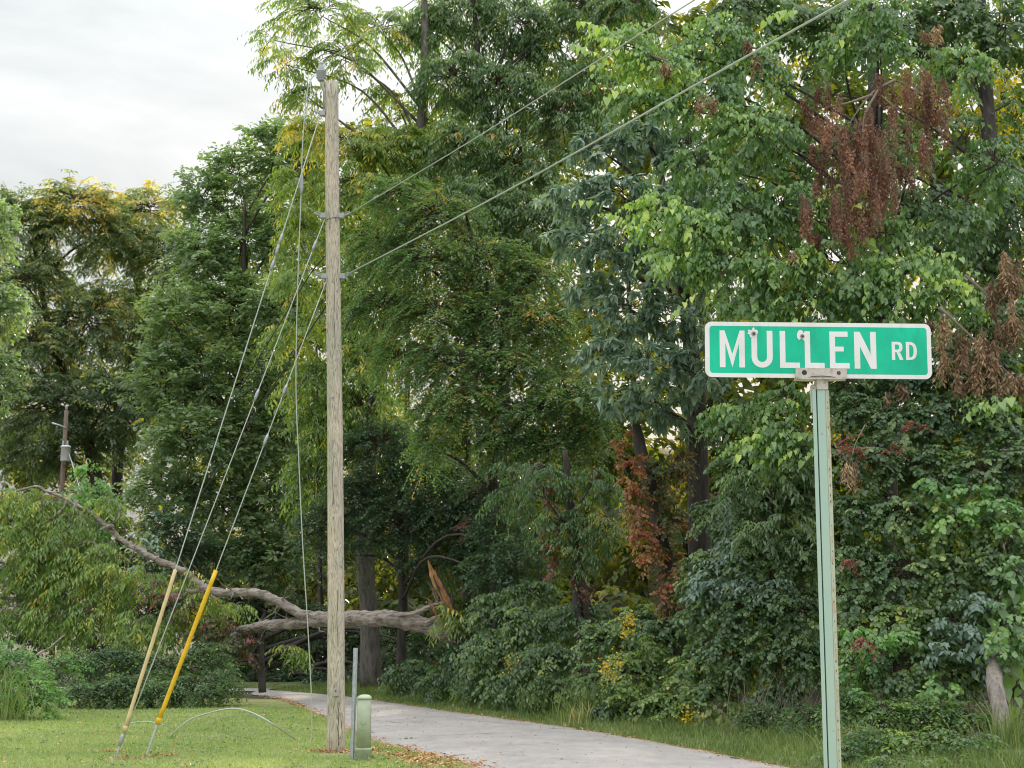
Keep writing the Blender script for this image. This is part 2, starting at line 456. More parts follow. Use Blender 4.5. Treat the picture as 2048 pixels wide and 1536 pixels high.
def tri_tubes(tw, p, r0):
    """p (m,5,3) paths -> thin three-sided twigs"""
    m, j, _ = p.shape
    tan = unit(np.gradient(p, axis=1))
    s = unit(np.cross(tan, np.array([.3, .9, .2]))); u = np.cross(s, tan)
    rr = r0[:, None] * np.linspace(1, .3, j)
    V = []
    for a in (0, 2.09, 4.19):
        V.append(p + (s * math.cos(a) + u * math.sin(a)) * rr[..., None])
    V = np.stack(V, 2).reshape(-1, 3)            # m,j,3sides
    T = []
    for k in range(j - 1):
        for i in range(3):
            i2 = (i + 1) % 3
            T += [(k*3+i, k*3+i2, (k+1)*3+i2), (k*3+i, (k+1)*3+i2, (k+1)*3+i)]
    T = (np.arange(m)[:, None, None] * (j * 3) + np.array(T)[None]).reshape(-1, 3)
    tw.add(V, T, np.zeros(len(T)))
TOTAL = [0]
class LeafObjects:
    """large leaves one can pick apart: each an object of its own, a few shared meshes"""
    def __init__(s, parent, mat, shape, limit=300):
        s.parent, s.left, s.meshes = parent, limit, []
        sv, st = SHAPES[shape]
        for q in (.2, .4, .55, .7, .85, 1.0):
            s.meshes.append(np_mesh('leaf', np.array(sv), np.array(st), M[mat], np.full(len(st), q)))
    def leaves(s, pos, d, nrm, L, W, v, shape):
        from mathutils import Matrix
        d = unit(d); nrm = unit(nrm - d * np.sum(nrm * d, -1, keepdims=True)); sd0 = np.cross(d, nrm)
        for i in range(min(len(pos), s.left)):
            me = s.meshes[int(np.clip(v[i] * 6, 0, 5))]
            o = bpy.data.objects.new('leaf', me); COL.objects.link(o); o.parent = s.parent
            q = Matrix(((sd0[i][0]*W[i], d[i][0]*L[i], nrm[i][0]*L[i], pos[i][0]), (sd0[i][1]*W[i], d[i][1]*L[i], nrm[i][1]*L[i], pos[i][1]), (sd0[i][2]*W[i], d[i][2]*L[i], nrm[i][2]*L[i], pos[i][2]), (0, 0, 0, 1)))
            o.matrix_basis = q
        s.left -= min(len(pos), s.left)
def leaf_spray(lo, kind, a_, b_, v=.8, size=1.0, n_=2):
    """an arching spray of large leaves from place a_ to place b_"""
    a_, b_ = np.asarray(a_, float), np.asarray(b_, float)
    t_ = np.linspace(.1, .9, n_)[:, None]
    P0 = a_ + (b_ - a_) * t_; D = np.repeat(unit(b_ - a_)[None], n_, 0)
    sprays(lo, kind, P0, D, np.repeat(np.array([[0, -1.0, .3]]), n_, 0), np.full(n_, v), size)
def clump_at(px, py, rx, ry, Y, deep=None):
    c = P(px, py, Y); k = mpp(c)
    return c, np.array([rx * k, (deep if deep else .8 * min(rx, ry) * k), ry * k])
def plant(name, label, cat, base, clumps, kind, mat, lai=5.0, group=None, trunk=None, trunk_r=(.2, .05), trunk_mat='bark_dark',
          limbs=True, twig='twig', crown='crown', seed=0, limb_r=.05, **kw):
    """trunk: list of points; clumps: (px,py,rx,ry,Y[,options])"""
    root = empty(name, base, label=label, cat=cat, group=group)
    fol, tw = Foliage(), Foliage()
    tp = None
    if trunk is not None:
        tp, mb = bark_tube(trunk, trunk_r)
        link('trunk', mb.mesh(name + '_trunk', M[trunk_mat], smooth=True), root)
    for i, cl in enumerate(clumps):
        o = dict(kw); kd = kind
        if len(cl) > 5:
            o.update(cl[5])
            kd = o.pop('kind', kind)
        c, R = clump_at(*cl[:5], deep=o.pop('deep', None))
        lai_ = o.pop('lai', lai)
        clump_fill(fol, tw, kd, c, R, lai_, seed=seed * 31 + i, **o)
        if limbs and tp is not None:
            # a limb from the nearest suitable place on the trunk
            low = tp[:, 2] < c[2] - .12 * abs(c[2])
            cand = tp[low] if low.any() else tp[:1]
            q = cand[np.argmin(np.linalg.norm(cand - c, axis=1))]
            mid = (q + c) / 2 + np.array([rng.normal(0, .2), rng.normal(0, .2), .12 * np.linalg.norm(c - q)])
            lp, lm = bark_tube([q, mid, c], (limb_r * 1.6, limb_r, limb_r * .4), 5, 6, .06)
            link('limb', lm.mesh('limb', M[trunk_mat], smooth=True), root)
    cr_o = link(crown, fol.mesh(name + '_leaves', M[mat]), root, kind='stuff')
    if tw.V:
        link('twigs', tw.mesh(name + '_twigs', M[twig]), cr_o, kind='stuff')
    nt_ = sum(len(t) for t in fol.T) + sum(len(t) for t in tw.T)
    TOTAL[0] += nt_
    print('PLANT', name, label[:40], 'leaves', fol.count, 'tris', nt_)
    return root, cr_o

# ================================================================== SETTING
# ground to the horizon
m, t, b, o = new_mat('forest_floor')
n = noise(t, 3.0, 8, .65); r = ramp(t, [(.035,.028,.018),(.07,.06,.03),(.06,.08,.03)], [.3,.55,.75])
t.links.new(n.outputs['Fac'], r.inputs[0]); t.links.new(r.outputs[0], b.inputs['Base Color']); b.inputs['Roughness'].default_value = .95
bump(t, b, n.outputs['Fac'], .6, .05)
link('ground', MB().add([(-900,-900,0),(900,-900,0),(900,900,0),(-900,900,0)], [(0,1,2,3)]).mesh('ground', m), kind='structure')

# added rise behind the wood, right of the road bend; hides pale low sky
xs_h = np.linspace(-30, 90, 61); ys_h = np.concatenate([np.arange(38, 90, 2.0), np.arange(90, 260, 12.0)])
V = []
for y in ys_h:
    for x in xs_h:
        y0 = np.interp(x, [-14, -6, 4, 14], [66, 58, 46, 38])
        s = min(max((y - y0) / 18.0, 0), 1); s = s * s * (3 - 2 * s)
        f_ = min(max((x + 14 + (y - 60) * .14) / 8.0, 0), 1); f_ = f_ * f_ * (3 - 2 * f_)
        V.append((x, y, -.05 + s * f_ * (8.8 + .5 * math.sin(x * .6) + .4 * math.sin(y * .5 + x * .3))))
nx_ = len(xs_h)
link('added_hillside', MB().add(V, [(i*nx_+j, i*nx_+j+1, (i+1)*nx_+j+1, (i+1)*nx_+j) for i in range(len(ys_h)-1) for j in range(nx_-1)]).mesh('added_hillside', m, smooth=True), kind='structure')

# road edges, right and left, far to near
right_px = [(430,1379),(560,1383),(700,1395),(800,1409),(900,1424),(1050,1444),(1200,1466),(1400,1502),(1560,1534)]
left_px = [(430,1382),(500,1389),(560,1399),(600,1413),(645,1436),(700,1466),(770,1492),(850,1516),(930,1536)]
RE = [G(*p) for p in right_px]; LE = [G(*p) for p in left_px]
RE = [RE[0] + np.array([-14, 3.0, 0])] + RE; LE = [LE[0] + np.array([-14, 1.4, 0])] + LE
def extend(E, dx):
    return E + [np.array([E[-1][0] + 2.6 + dx, 10.0, 0]), np.array([E[-1][0] + 6.5 + dx, 0.0, 0]), np.array([E[-1][0] + 13 + dx, -15, 0]), np.array([E[-1][0] + 30 + dx, -50, 0])]
RE = spline(extend(RE, 0), 14); LE = spline(extend(LE, 0), 14)
def wob(E, a, sd0):
    s = np.arange(len(E)); 
    return E + np.stack([a*np.sin(s*.9+sd0)+a*.6*np.sin(s*2.3+sd0)+np.random.default_rng(sd0).normal(0, a*.5, len(E)), 0*s, 0*s], 1)
REw, LEw = wob(RE, .05, 1), wob(LE, .07, 2)
m, t, b, o = new_mat('road_asphalt')
n1 = noise(t, 1.1, 5, .6); n2 = noise(t, 90, 3, .7); n3 = noise(t, 5, 6, .7, stretch=(1, .35, 1))
r1 = ramp(t, [(.42,.395,.385),(.53,.505,.495)], [.3,.7]); t.links.new(n1.outputs['Fac'], r1.inputs[0])
r2 = ramp(t, [(.62,.62,.62),(1.15,1.13,1.12)], [.35,.62]); t.links.new(n2.outputs['Fac'], r2.inputs[0])
r3 = ramp(t, [(.90,.895,.89),(1.03,1.03,1.03)], [.33,.6]); t.links.new(n3.outputs['Fac'], r3.inputs[0])
x1 = N(t, 'ShaderNodeMix', data_type='RGBA', blend_type='MULTIPLY'); x1.inputs['Factor'].default_value = 1
x2 = N(t, 'ShaderNodeMix', data_type='RGBA', blend_type='MULTIPLY'); x2.inputs['Factor'].default_value = 1
t.links.new(r1.outputs[0], x1.inputs['A']); t.links.new(r2.outputs[0], x1.inputs['B'])
t.links.new(x1.outputs['Result'], x2.inputs['A']); t.links.new(r3.outputs[0], x2.inputs['B'])
vo = N(t, 'ShaderNodeTexVoronoi', feature='DISTANCE_TO_EDGE'); vo.inputs['Scale'].default_value = .55
co = N(t, 'ShaderNodeTexCoord'); ns_ = noise(t, 2.5, 4, .6)
va = N(t, 'ShaderNodeVectorMath', operation='MULTIPLY_ADD'); va.inputs[1].default_value = (.5, .5, 0)
t.links.new(ns_.outputs['Color'], va.inputs[0]); t.links.new(co.outputs['Object'], va.inputs[2]); t.links.new(va.outputs[0], vo.inputs['Vector'])
rc = ramp(t, [(.42,.41,.40),(1,1,1)], [.004,.014]); t.links.new(vo.outputs['Distance'], rc.inputs[0])
nm = noise(t, .5, 2, .5); rm = ramp(t, [(0,0,0),(1,1,1)], [.54,.66]); t.links.new(nm.outputs['Fac'], rm.inputs[0])
x3 = N(t, 'ShaderNodeMix', data_type='RGBA', blend_type='MULTIPLY'); t.links.new(rm.outputs[0], x3.inputs['Factor'])
t.links.new(x2.outputs['Result'], x3.inputs['A']); t.links.new(rc.outputs[0], x3.inputs['B'])
t.links.new(x3.outputs['Result'], b.inputs['Base Color']); b.inputs['Roughness'].default_value = .85; b.inputs['Specular IOR Level'].default_value = .2
bump(t, b, n2.outputs['Fac'], .5, .01)
mb = MB()
nE = len(RE); K = 8
V = []
for i in range(nE):
    for j in range(K + 1):
        s = j / K; p = LEw[i] * (1 - s) + REw[i] * s
        V.append((p[0], p[1], .012 + .05 * (1 - (2*s-1)**2)))
mb.add(V, [(i*(K+1)+j, (i+1)*(K+1)+j, (i+1)*(K+1)+j+1, i*(K+1)+j+1) for i in range(nE-1) for j in range(K)])
road = link('road', mb.mesh('road', m, smooth=True), kind='structure')
def road_z(x, y):
    l = np.interp(y, LE[::-1, 1], LE[::-1, 0]); rr_ = np.interp(y, RE[::-1, 1], RE[::-1, 0])
    s = (x - l) / max(rr_ - l, .1)
    return .012 + .05 * (1 - (2*s-1)**2)
mb = MB().add([(-60,-15.5,.016),(60,-17.5,.016),(60,1.2,.016),(-60,3.2,.016)], [(0,1,2,3)])  # unseen main road, widened to bounce neutral light onto the sign
link('main_road', mb.mesh('main_road', m), kind='structure')
# cracks across the road
M['crack'] = plain('crack', (.045,.042,.04), .9)
for pts in ([(775,1441),(830,1439),(905,1433),(960,1434)], [(985,1435),(1015,1435)], [(835,1471),(870,1472),(930,1470),(1000,1468),(1040,1467)], [(905,1436),(960,1443),(1060,1449)], [(1000,1509),(1060,1513)], [(880,1503),(905,1508),(930,1507)]):
    q = []
    for (a, c_) in pts:
        g = G(a, c_, .05); q.append(g)
    q = spline(q, 7)
    q = q + rng.normal(0, .018, q.shape)
    mbk = MB(); V = []
    for i_, g in enumerate(q):
        wd = rng.uniform(.004, .018)
        z = road_z(g[0], g[1]) + .005
        V += [(g[0], g[1] - wd, z), (g[0], g[1] + wd, z)]
    mbk.add(V, [(2*i, 2*i+2, 2*i+3, 2*i+1) for i in range(len(q)-1)])
    link('crack', mbk.mesh('crack', M['crack']), road)

# lawn: left of the road
m, t, b, o = new_mat('lawn_turf')
n1 = noise(t, .8, 7, .65, stretch=(.6, 1.6, 1)); n2 = noise(t, 30, 4, .7)
r1 = ramp(t, [(.25,.31,.13),(.38,.43,.19),(.54,.49,.30)], [.32,.52,.72]); t.links.new(n1.outputs['Fac'], r1.inputs[0])
r2 = ramp(t, [(.6,.6,.55),(1.1,1.1,1.0)], [.3,.7]); t.links.new(n2.outputs['Fac'], r2.inputs[0])
x1 = N(t, 'ShaderNodeMix', data_type='RGBA', blend_type='MULTIPLY'); x1.inputs['Factor'].default_value = 1
t.links.new(r1.outputs[0], x1.inputs['A']); t.links.new(r2.outputs[0], x1.inputs['B']); t.links.new(x1.outputs['Result'], b.inputs['Base Color'])
b.inputs['Roughness'].default_value = .95; b.inputs['Specular IOR Level'].default_value = .1
bump(t, b, n2.outputs['Fac'], .8, .03)
LAWN_BACK = 30.5
def left_x(y): return np.interp(y, LE[::-1, 1], LE[::-1, 0])
def right_x(y): return np.interp(y, RE[::-1, 1], RE[::-1, 0])
ys = np.concatenate([np.arange(-50, 16, 3.0), np.arange(16, LAWN_BACK + 6.01, .3)])
xs_n = 60
def lawn_h(x, y):
    return .004 + np.clip((y - 17) / 4, 0, 1) * np.clip((left_x(y) - x) / 1.0, 0, 1) * (.035 + .016 * np.sin(x*1.3 + y*.7) + .014 * np.sin(x*.5 - y*1.1 + 1))
V = []; 
fr = np.concatenate([[0, .01, .03], np.linspace(.05, 1, xs_n) ** 2.2])
fr = np.unique(fr)
for y in ys:
    x0 = left_x(y) + .04
    for f_ in fr:
        x = x0 - f_ * 45
        V.append((x, y, float(lawn_h(x, y))))
nf_ = len(fr)
mb = MB().add(V, [(i*nf_+j, i*nf_+j+1, (i+1)*nf_+j+1, (i+1)*nf_+j) for i in range(len(ys)-1) for j in range(nf_-1)])
lawn = link('lawn', mb.mesh('lawn', m, smooth=True), kind='structure')
# verge: right of the road
m, t, b, o = new_mat('verge_soil')
n1 = noise(t, 4, 6, .65); r1 = ramp(t, [(.06,.075,.025),(.13,.17,.05),(.17,.14,.07)], [.3,.55,.75]); t.links.new(n1.outputs['Fac'], r1.inputs[0])
t.links.new(r1.outputs[0], b.inputs['Base Color']); b.inputs['Roughness'].default_value = .95; bump(t, b, n1.outputs['Fac'], .8, .04)
V = []; ys2 = np.arange(-50, 44, .5)
for y in ys2:
    x0 = right_x(y) - .03
    for j, f_ in enumerate((0, .3, .8, 1.6, 2.6, 4.0)):
        V.append((x0 + f_, y, .006 + (0 if j == 0 else .03 + .03*math.sin(y*1.7 + f_*3) + .04 * f_)))
mb = MB().add(V, [(i*6+j, i*6+j+1, (i+1)*6+j+1, (i+1)*6+j)[::-1] for i in range(len(ys2)-1) for j in range(5)])
link('verge', mb.mesh('verge', m, smooth=True), kind='structure')

# ------------------------------------------------------------------ grass
def blades(pos, h, wd, v, lean=.5, mat='grass', name='grass', seg=1):
    m_ = len(pos)
    a = rng.uniform(0, 6.28, m_); s = np.stack([np.cos(a), np.sin(a), 0*a], 1)
    la = rng.uniform(0, 6.28, m_); l = np.stack([np.cos(la), np.sin(la), 0*la], 1) * (lean * rng.uniform(.2, 1, m_) * h)[:, None]
    b0 = pos - s * wd[:, None] / 2; b1 = pos + s * wd[:, None] / 2
    mid = pos + l * .35 + UP * (h * .62)[:, None]; tip = pos + l + UP * h[:, None]
    m0 = mid - s * wd[:, None] * .4; m1_ = mid + s * wd[:, None] * .4
    V = np.stack([b0, b1, m1_, m0, tip], 1).reshape(-1, 3)
    T = (np.arange(m_)[:, None, None] * 5 + np.array([(0,1,2),(0,2,3),(3,2,4)])[None]).reshape(-1, 3)
    TOTAL[0] += len(T)
    return V, T, np.repeat(np.clip(v, 0, 1), 3)
# lawn blades in the part in view
nb = 56000
yy = 17.0 + (LAWN_BACK + 2 - 17.0) * rng.uniform(0, 1, nb) ** 1.35
xx = left_x(yy) - .02 - (left_x(yy) + .36 * yy + .3) * rng.uniform(0, 1, nb)
pz = lawn_h(xx, yy)
patch = lump_noise(np.stack([xx*.7, yy*1.8, 0*xx], 1), 1.1, 3) * .5 + lump_noise(np.stack([xx*1.6, yy*4.5, 0*xx], 1), 1.3, 8) * .5
vv = .5 + .42 * patch + rng.normal(0, .14, nb)
hh = rng.uniform(.02, .05, nb) * (1 + .3 * patch)
base_ok = np.hypot(xx - G(690,1512)[0], (yy - G(690,1512)[1]) * .8) > .30 + .18*rng.uniform(0,1,nb)
for gp, rr0 in ((G(255,1524), .32), (G(330,1519), .38), (G(215,1512), .2)):
    base_ok &= np.hypot((xx - gp[0]) * .8, (yy - gp[1]) * 2.2) > rr0 * rng.uniform(.5, 1.1, nb)
hh = np.where(np.abs(xx - left_x(yy)) < .25, hh * 1.7, hh)
V, T, v_ = blades(np.stack([xx, yy, pz], 1)[base_ok], hh[base_ok], rng.uniform(.008, .016, nb)[base_ok], vv[base_ok], .9)
link('lawn_grass', np_mesh('lawn_grass', V, T, M['grass'], v_), label='short mown yellow-green lawn grass left of the road', cat='grass', kind='stuff')
# verge grass, taller
nb = 36000
yy = rng.uniform(16.5, 42, nb)
off = rng.uniform(-.05, 1, nb)
off = np.where(off < 0, off, off * 1.0)
xx = right_x(yy) + off * 2.3
hh = (.06 + .22 * np.clip(off, 0, 1)) * rng.uniform(.3, 1.5, nb)
vv = .48 + .2 * lump_noise(np.stack([xx*2, yy*1.3, 0*xx], 1), 1.3, 21) + rng.normal(0, .15, nb)
V, T, v_ = blades(np.stack([xx, yy, .03 + 0*xx], 1), hh, rng.uniform(.008, .018, nb), vv, .8)
link('verge_grass', np_mesh('verge_grass', V, T, M['tallgrass'], v_), label='ragged green verge grass between the road and the undergrowth', cat='grass', kind='stuff')
# leaf litter and wood chips by the pole and along the road edges
fo = Foliage()
def scatter(n_, cx, cy, sx, sy, zf, sz):
    x = cx + rng.normal(0, sx, n_); y = cy + rng.normal(0, sy, n_)
    z = np.array([zf(a_, b_) for a_, b_ in zip(x, y)]) + rng.uniform(.006, .022, n_)
    a = rng.uniform(0, 6.28, n_)
    d = np.stack([np.cos(a), np.sin(a), rng.normal(0, .35, n_)], 1)
    nr = np.stack([rng.normal(0, .5, n_), rng.normal(0, .5, n_), np.ones(n_)], 1)
    L = rng.uniform(.5, 1.3, n_) * sz
    fo.leaves(np.stack([x, y, z], 1), d, nr, L, L * rng.uniform(.25, .6, n_), rng.uniform(0, 1, n_), 'dia')
g = G(672, 1508); scatter(420, g[0] + .02, g[1] - .05, .22, .10, lambda a_, b_: float(lawn_h(a_, b_)), .05)
for (a_, b_, n_, s_) in ((780,1500,420,.16),(820,1514,600,.18),(860,1524,600,.2),(900,1534,500,.22),(730,1505,200,.12)):
    g = G(a_, b_); scatter(n_, g[0], g[1], s_, s_, lambda x, y: .02, .055)
for (a_, b_, s_) in ((255,1524,.14),(330,1519,.18),(215,1512,.09)):
    g = G(a_, b_); scatter(170, g[0], g[1], s_, s_*.5, lambda x, y: float(lawn_h(x, y)) - .008, .045)
n_ = 2600
yy = rng.uniform(17, 38, n_)
for E, sgn in ((right_x, 1), (left_x, -1)):
    x = E(yy) + rng.normal(0, .10, n_)
    a = rng.uniform(0, 6.28, n_); d = np.stack([np.cos(a), np.sin(a), rng.normal(0, .3, n_)], 1)
    L = rng.uniform(.02, .055, n_)
    fo.leaves(np.stack([x, yy, .03 + 0*x], 1), d, UP + rng.normal(0, .4, (n_, 3)), L, L*.5, rng.uniform(.1, 1, n_), 'dia')
n_ = 380
yy = rng.uniform(17, 34, n_); u_ = rng.uniform(0, 1, n_); x = left_x(yy)*(1-u_) + right_x(yy)*u_
a = rng.uniform(0, 6.28, n_); d = np.stack([np.cos(a), np.sin(a), rng.normal(0, .2, n_)], 1); L = rng.uniform(.02, .05, n_)
fo.leaves(np.stack([x, yy, np.array([road_z(p, q) for p, q in zip(x, yy)]) + .008], 1), d, UP + rng.normal(0, .3, (n_, 3)), L, L*.5, rng.uniform(0, .7, n_), 'dia')
n_ = 260
yy = rng.uniform(17, 29, n_); x = left_x(yy) - rng.uniform(0, 6, n_)
d = np.stack([np.cos(a[:n_]), np.sin(a[:n_]), rng.normal(0, .2, n_)], 1); L = rng.uniform(.03, .07, n_)
fo.leaves(np.stack([x, yy, lawn_h(x, yy) + .03], 1), d, UP + rng.normal(0, .4, (n_, 3)), L, L*.5, rng.uniform(0, 1, n_), 'dia')
fw = Foliage(); n_ = 5000
yy = 17.2 + 13 * rng.uniform(0, 1, n_) ** 1.3; x = left_x(yy) - rng.uniform(0, 1, n_) * (left_x(yy) + .36 * yy)
kp = lump_noise(np.stack([x*1.5, yy*3, 0*x], 1), 1.4, 77) > .12
x, yy = x[kp], yy[kp]; n_ = len(x); a = rng.uniform(0, 6.28, n_)
L = rng.uniform(.03, .06, n_)
fw.leaves(np.stack([x, yy, lawn_h(x, yy) + rng.uniform(.015, .04, n_)], 1), np.stack([np.cos(a), np.sin(a), rng.normal(.2, .3, n_)], 1), UP + rng.normal(0, .4, (n_, 3)), L, L*.6, rng.uniform(.2, .8, n_), 'dia')
link('lawn_weeds', fw.mesh('lawn_weeds', M['leaf_ivy']), label='small dark weeds scattered through the mown lawn', cat='weeds', kind='stuff')
link('leaf_litter', fo.mesh('leaf_litter', M['chips']), label='tan wood chips and fallen leaves around the pole and road edges', cat='leaf litter', kind='stuff')

# ================================================================== TREES AND UNDERGROWTH
def T_(pts): return [P(*p) for p in pts]
def gx(p): return (p[0], p[1], 0.0)
# ---- the wood behind, which reads as one mass
fol, tw = Foliage(), Foliage()
bk = [(1250,120,200,220,46),(1560,120,200,220,42),(1900,150,220,240,38),(60,800,170,250,88),(330,760,200,260,82),(620,560,170,420,66),(860,480,190,420,60),(1130,430,210,420,52),(1420,420,220,430,46),(1720,430,230,430,42),(2020,480,200,420,40),
      (150,1080,260,140,70),(520,1120,240,150,60),(850,1080,220,200,54),(1200,1020,260,260,46),(1600,1000,280,300,40),(1980,1000,240,320,36),
      (300,1180,330,90,80),(800,1160,330,110,68),(1250,1120,300,130,56),(1700,1080,330,170,48),(1300,860,200,160,42),(1650,800,220,150,38),(1950,820,200,180,36),(950,920,220,170,52),(680,900,200,160,58),(1550,1280,230,110,31),(1900,1260,230,120,28.5),(1200,1230,200,90,37),(850,1240,190,70,50),(120,900,200,120,86),(480,800,180,260,62),(1170,700,130,180,40),(2030,620,90,150,33),(1450,700,120,140,36),(2040,1100,80,250,30)]
for i, c_ in enumerate(bk):
    c, R = clump_at(*c_, deep=3.5)
    clump_fill(fol, None, 'back', c, R, 3.6 if i >= 11 else (2.0 if 3 <= i < 5 else 2.8), v=.45, seed=900+i, vvar=.2, front=0, cap=5)
for i in range(26):
    px = 20 + i*80 + rng.normal(0, 20); Y = np.interp(px, [0, 2048], [66, 33]) + rng.normal(0, 3)
    g = P(px, 1260, Y); g[2] = 0; r0 = rng.uniform(.1, .22)
    t5 = np.linspace(0, 1, 5)[:, None]
    path = g + np.array([rng.normal(0, .5), rng.normal(0, .4), rng.uniform(11, 15)]) * t5
    if px > 420: tri_tubes(tw, path[None], np.array([r0]))
TOTAL[0] += sum(len(t_) for t_ in fol.T)
cw = link('background_woods', fol.mesh('background_woods', M['leaf_back']), label='deep mass of woodland behind the front trees', cat='woods', kind='stuff')
link('trunks', tw.mesh('background_trunks', M['bark_dark']), cw, kind='stuff')

# ---- far left trees; sun gold on the tops is leaf colour, set by v
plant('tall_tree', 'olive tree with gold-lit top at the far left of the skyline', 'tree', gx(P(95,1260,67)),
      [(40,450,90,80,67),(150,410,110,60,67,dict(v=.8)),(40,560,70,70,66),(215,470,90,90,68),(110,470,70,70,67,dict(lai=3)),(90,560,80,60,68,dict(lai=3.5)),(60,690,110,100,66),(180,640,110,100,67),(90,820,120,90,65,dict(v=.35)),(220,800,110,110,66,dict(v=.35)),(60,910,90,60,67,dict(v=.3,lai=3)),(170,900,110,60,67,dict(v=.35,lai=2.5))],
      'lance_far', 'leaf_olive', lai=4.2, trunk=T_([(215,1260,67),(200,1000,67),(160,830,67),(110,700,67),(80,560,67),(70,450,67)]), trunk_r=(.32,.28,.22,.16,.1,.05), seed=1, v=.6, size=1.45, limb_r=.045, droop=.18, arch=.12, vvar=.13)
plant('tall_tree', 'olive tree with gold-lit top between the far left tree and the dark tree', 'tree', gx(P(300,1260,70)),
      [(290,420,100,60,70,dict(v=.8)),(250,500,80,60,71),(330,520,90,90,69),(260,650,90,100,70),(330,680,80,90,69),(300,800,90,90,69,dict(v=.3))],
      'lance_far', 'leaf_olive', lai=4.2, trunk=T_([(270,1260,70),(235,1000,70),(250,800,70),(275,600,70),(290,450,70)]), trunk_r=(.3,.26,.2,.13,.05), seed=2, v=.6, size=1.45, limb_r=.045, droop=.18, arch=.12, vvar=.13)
plant('tall_tree', 'broad dark grey-green tree behind the guy wires', 'tree', gx(P(450,1260,48)),
      [(400,400,70,70,48),(470,350,75,70,48),(545,300,70,75,48),(600,330,60,80,47),(400,520,90,90,47),(490,480,90,90,48),(565,470,70,90,47),(360,640,100,90,46),(470,610,100,90,47),(560,620,80,90,46),
       (330,760,90,90,46),(420,760,100,100,46),(530,760,90,90,46),(380,880,110,80,45),(490,890,100,80,46),(570,880,70,90,46),(330,980,90,70,46),(440,1000,100,70,46),(540,1010,90,80,46),(430,1110,110,70,46),(550,1120,90,80,46)],
      'oak_far', 'leaf_greygreen', lai=4.8, size=1.3, droop=.12, arch=.15, trunk=T_([(525,1375,47),(520,1200,47),(500,1000,47),(480,800,47),(485,600,47),(490,400,47)]), trunk_r=(.2,.19,.18,.15,.1,.04), seed=3, v=.82, vvar=.24, limb_r=.03)
plant('small_tree', 'bright sunlit green tree at the left edge of the skyline', 'tree', gx(P(-10,1260,48)),
      [(-5,470,55,90,48),(0,620,60,90,48),(-10,760,60,80,48,dict(v=.4))], 'oak_far', 'leaf_greygreen', lai=3.6, size=1.3,
      trunk=T_([(-20,1260,48),(-20,900,48),(-10,600,48)]), trunk_r=(.15,.1,.05), seed=4, v=.85)

# ---- tall yellow-green tree behind the pole; backlit gold coloured in by higher v
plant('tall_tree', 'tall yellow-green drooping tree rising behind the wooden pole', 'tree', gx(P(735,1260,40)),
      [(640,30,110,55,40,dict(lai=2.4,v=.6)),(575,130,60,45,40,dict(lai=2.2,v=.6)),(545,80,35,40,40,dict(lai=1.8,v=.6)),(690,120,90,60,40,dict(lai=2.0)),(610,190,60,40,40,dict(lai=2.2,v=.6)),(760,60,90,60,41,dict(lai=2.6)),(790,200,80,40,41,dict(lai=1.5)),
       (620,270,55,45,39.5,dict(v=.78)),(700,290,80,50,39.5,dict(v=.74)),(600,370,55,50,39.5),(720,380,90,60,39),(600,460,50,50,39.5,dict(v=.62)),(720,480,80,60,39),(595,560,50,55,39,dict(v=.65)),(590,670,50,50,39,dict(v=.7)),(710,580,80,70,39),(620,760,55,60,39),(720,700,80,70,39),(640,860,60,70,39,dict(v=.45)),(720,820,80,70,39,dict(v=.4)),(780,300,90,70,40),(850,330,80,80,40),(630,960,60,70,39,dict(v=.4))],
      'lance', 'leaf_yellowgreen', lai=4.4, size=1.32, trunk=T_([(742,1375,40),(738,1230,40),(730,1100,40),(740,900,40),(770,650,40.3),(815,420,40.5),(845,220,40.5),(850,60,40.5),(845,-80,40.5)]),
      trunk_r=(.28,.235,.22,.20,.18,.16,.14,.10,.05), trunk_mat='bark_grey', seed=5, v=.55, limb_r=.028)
# ---- dark green pinnate tree beside it
plant('tall_tree', 'tall dark green tree with hanging leaves, right of the yellow-green one', 'tree', gx(P(960,1260,41)),
      [(930,30,90,80,41),(1030,50,90,90,41),(900,160,80,80,40),(1000,190,100,90,40),(1100,100,80,90,41,dict(lai=2.5)),(930,300,90,80,39),(1040,330,100,90,39),(1120,240,80,90,39.5,dict(lai=2.8)),(950,420,90,80,38),(1060,450,90,90,38),(860,60,60,80,41),(1170,20,80,70,41),(1180,170,70,70,40),(1250,20,70,60,40)],
      'lance', 'leaf_mid', lai=4.2, size=1.35, trunk=T_([(985,1330,40),(1000,1000,40),(1010,700,40),(1000,400,40),(960,150,40.5),(945,-60,40.5)]), trunk_r=(.16,.15,.14,.12,.09,.05), seed=6, v=.5, limb_r=.025)
# ---- feathery locust tree
plant('locust_tree', 'feathery fine-leaved tree filling the middle, right of the pole', 'tree', gx(P(930,1260,34)),
      [(800,390,80,50,35),(880,440,100,60,34.5),(760,500,80,60,35),(860,540,110,70,34),(970,530,100,70,34),(1070,560,80,60,34),(770,620,90,60,34.5),(880,640,110,70,33.5),(1000,640,100,70,33.5),(1080,660,70,70,33.5),
       (800,720,90,50,34),(910,740,110,60,33),(1020,740,90,60,33),(880,830,70,50,33),(940,800,80,40,32.5,dict(v=.62)),(1050,830,100,50,32.5,dict(v=.58)),(1130,800,80,60,32.5),(1010,890,70,50,32.5,dict(v=.6)),(1100,900,90,60,32.5),(860,900,40,50,33,dict(v=.6)),(1180,860,50,60,32.5)],
      'locust', 'leaf_mid', lai=4.4, size=1.5, trunk=T_([(1000,1340,34),(990,1150,34),(985,950,34),(975,750,34),(960,560,34.3),(930,420,34.5)]), trunk_r=(.13,.12,.11,.09,.06,.03), seed=7, v=.58, arch=.45, droop=.5, limb_r=.035)
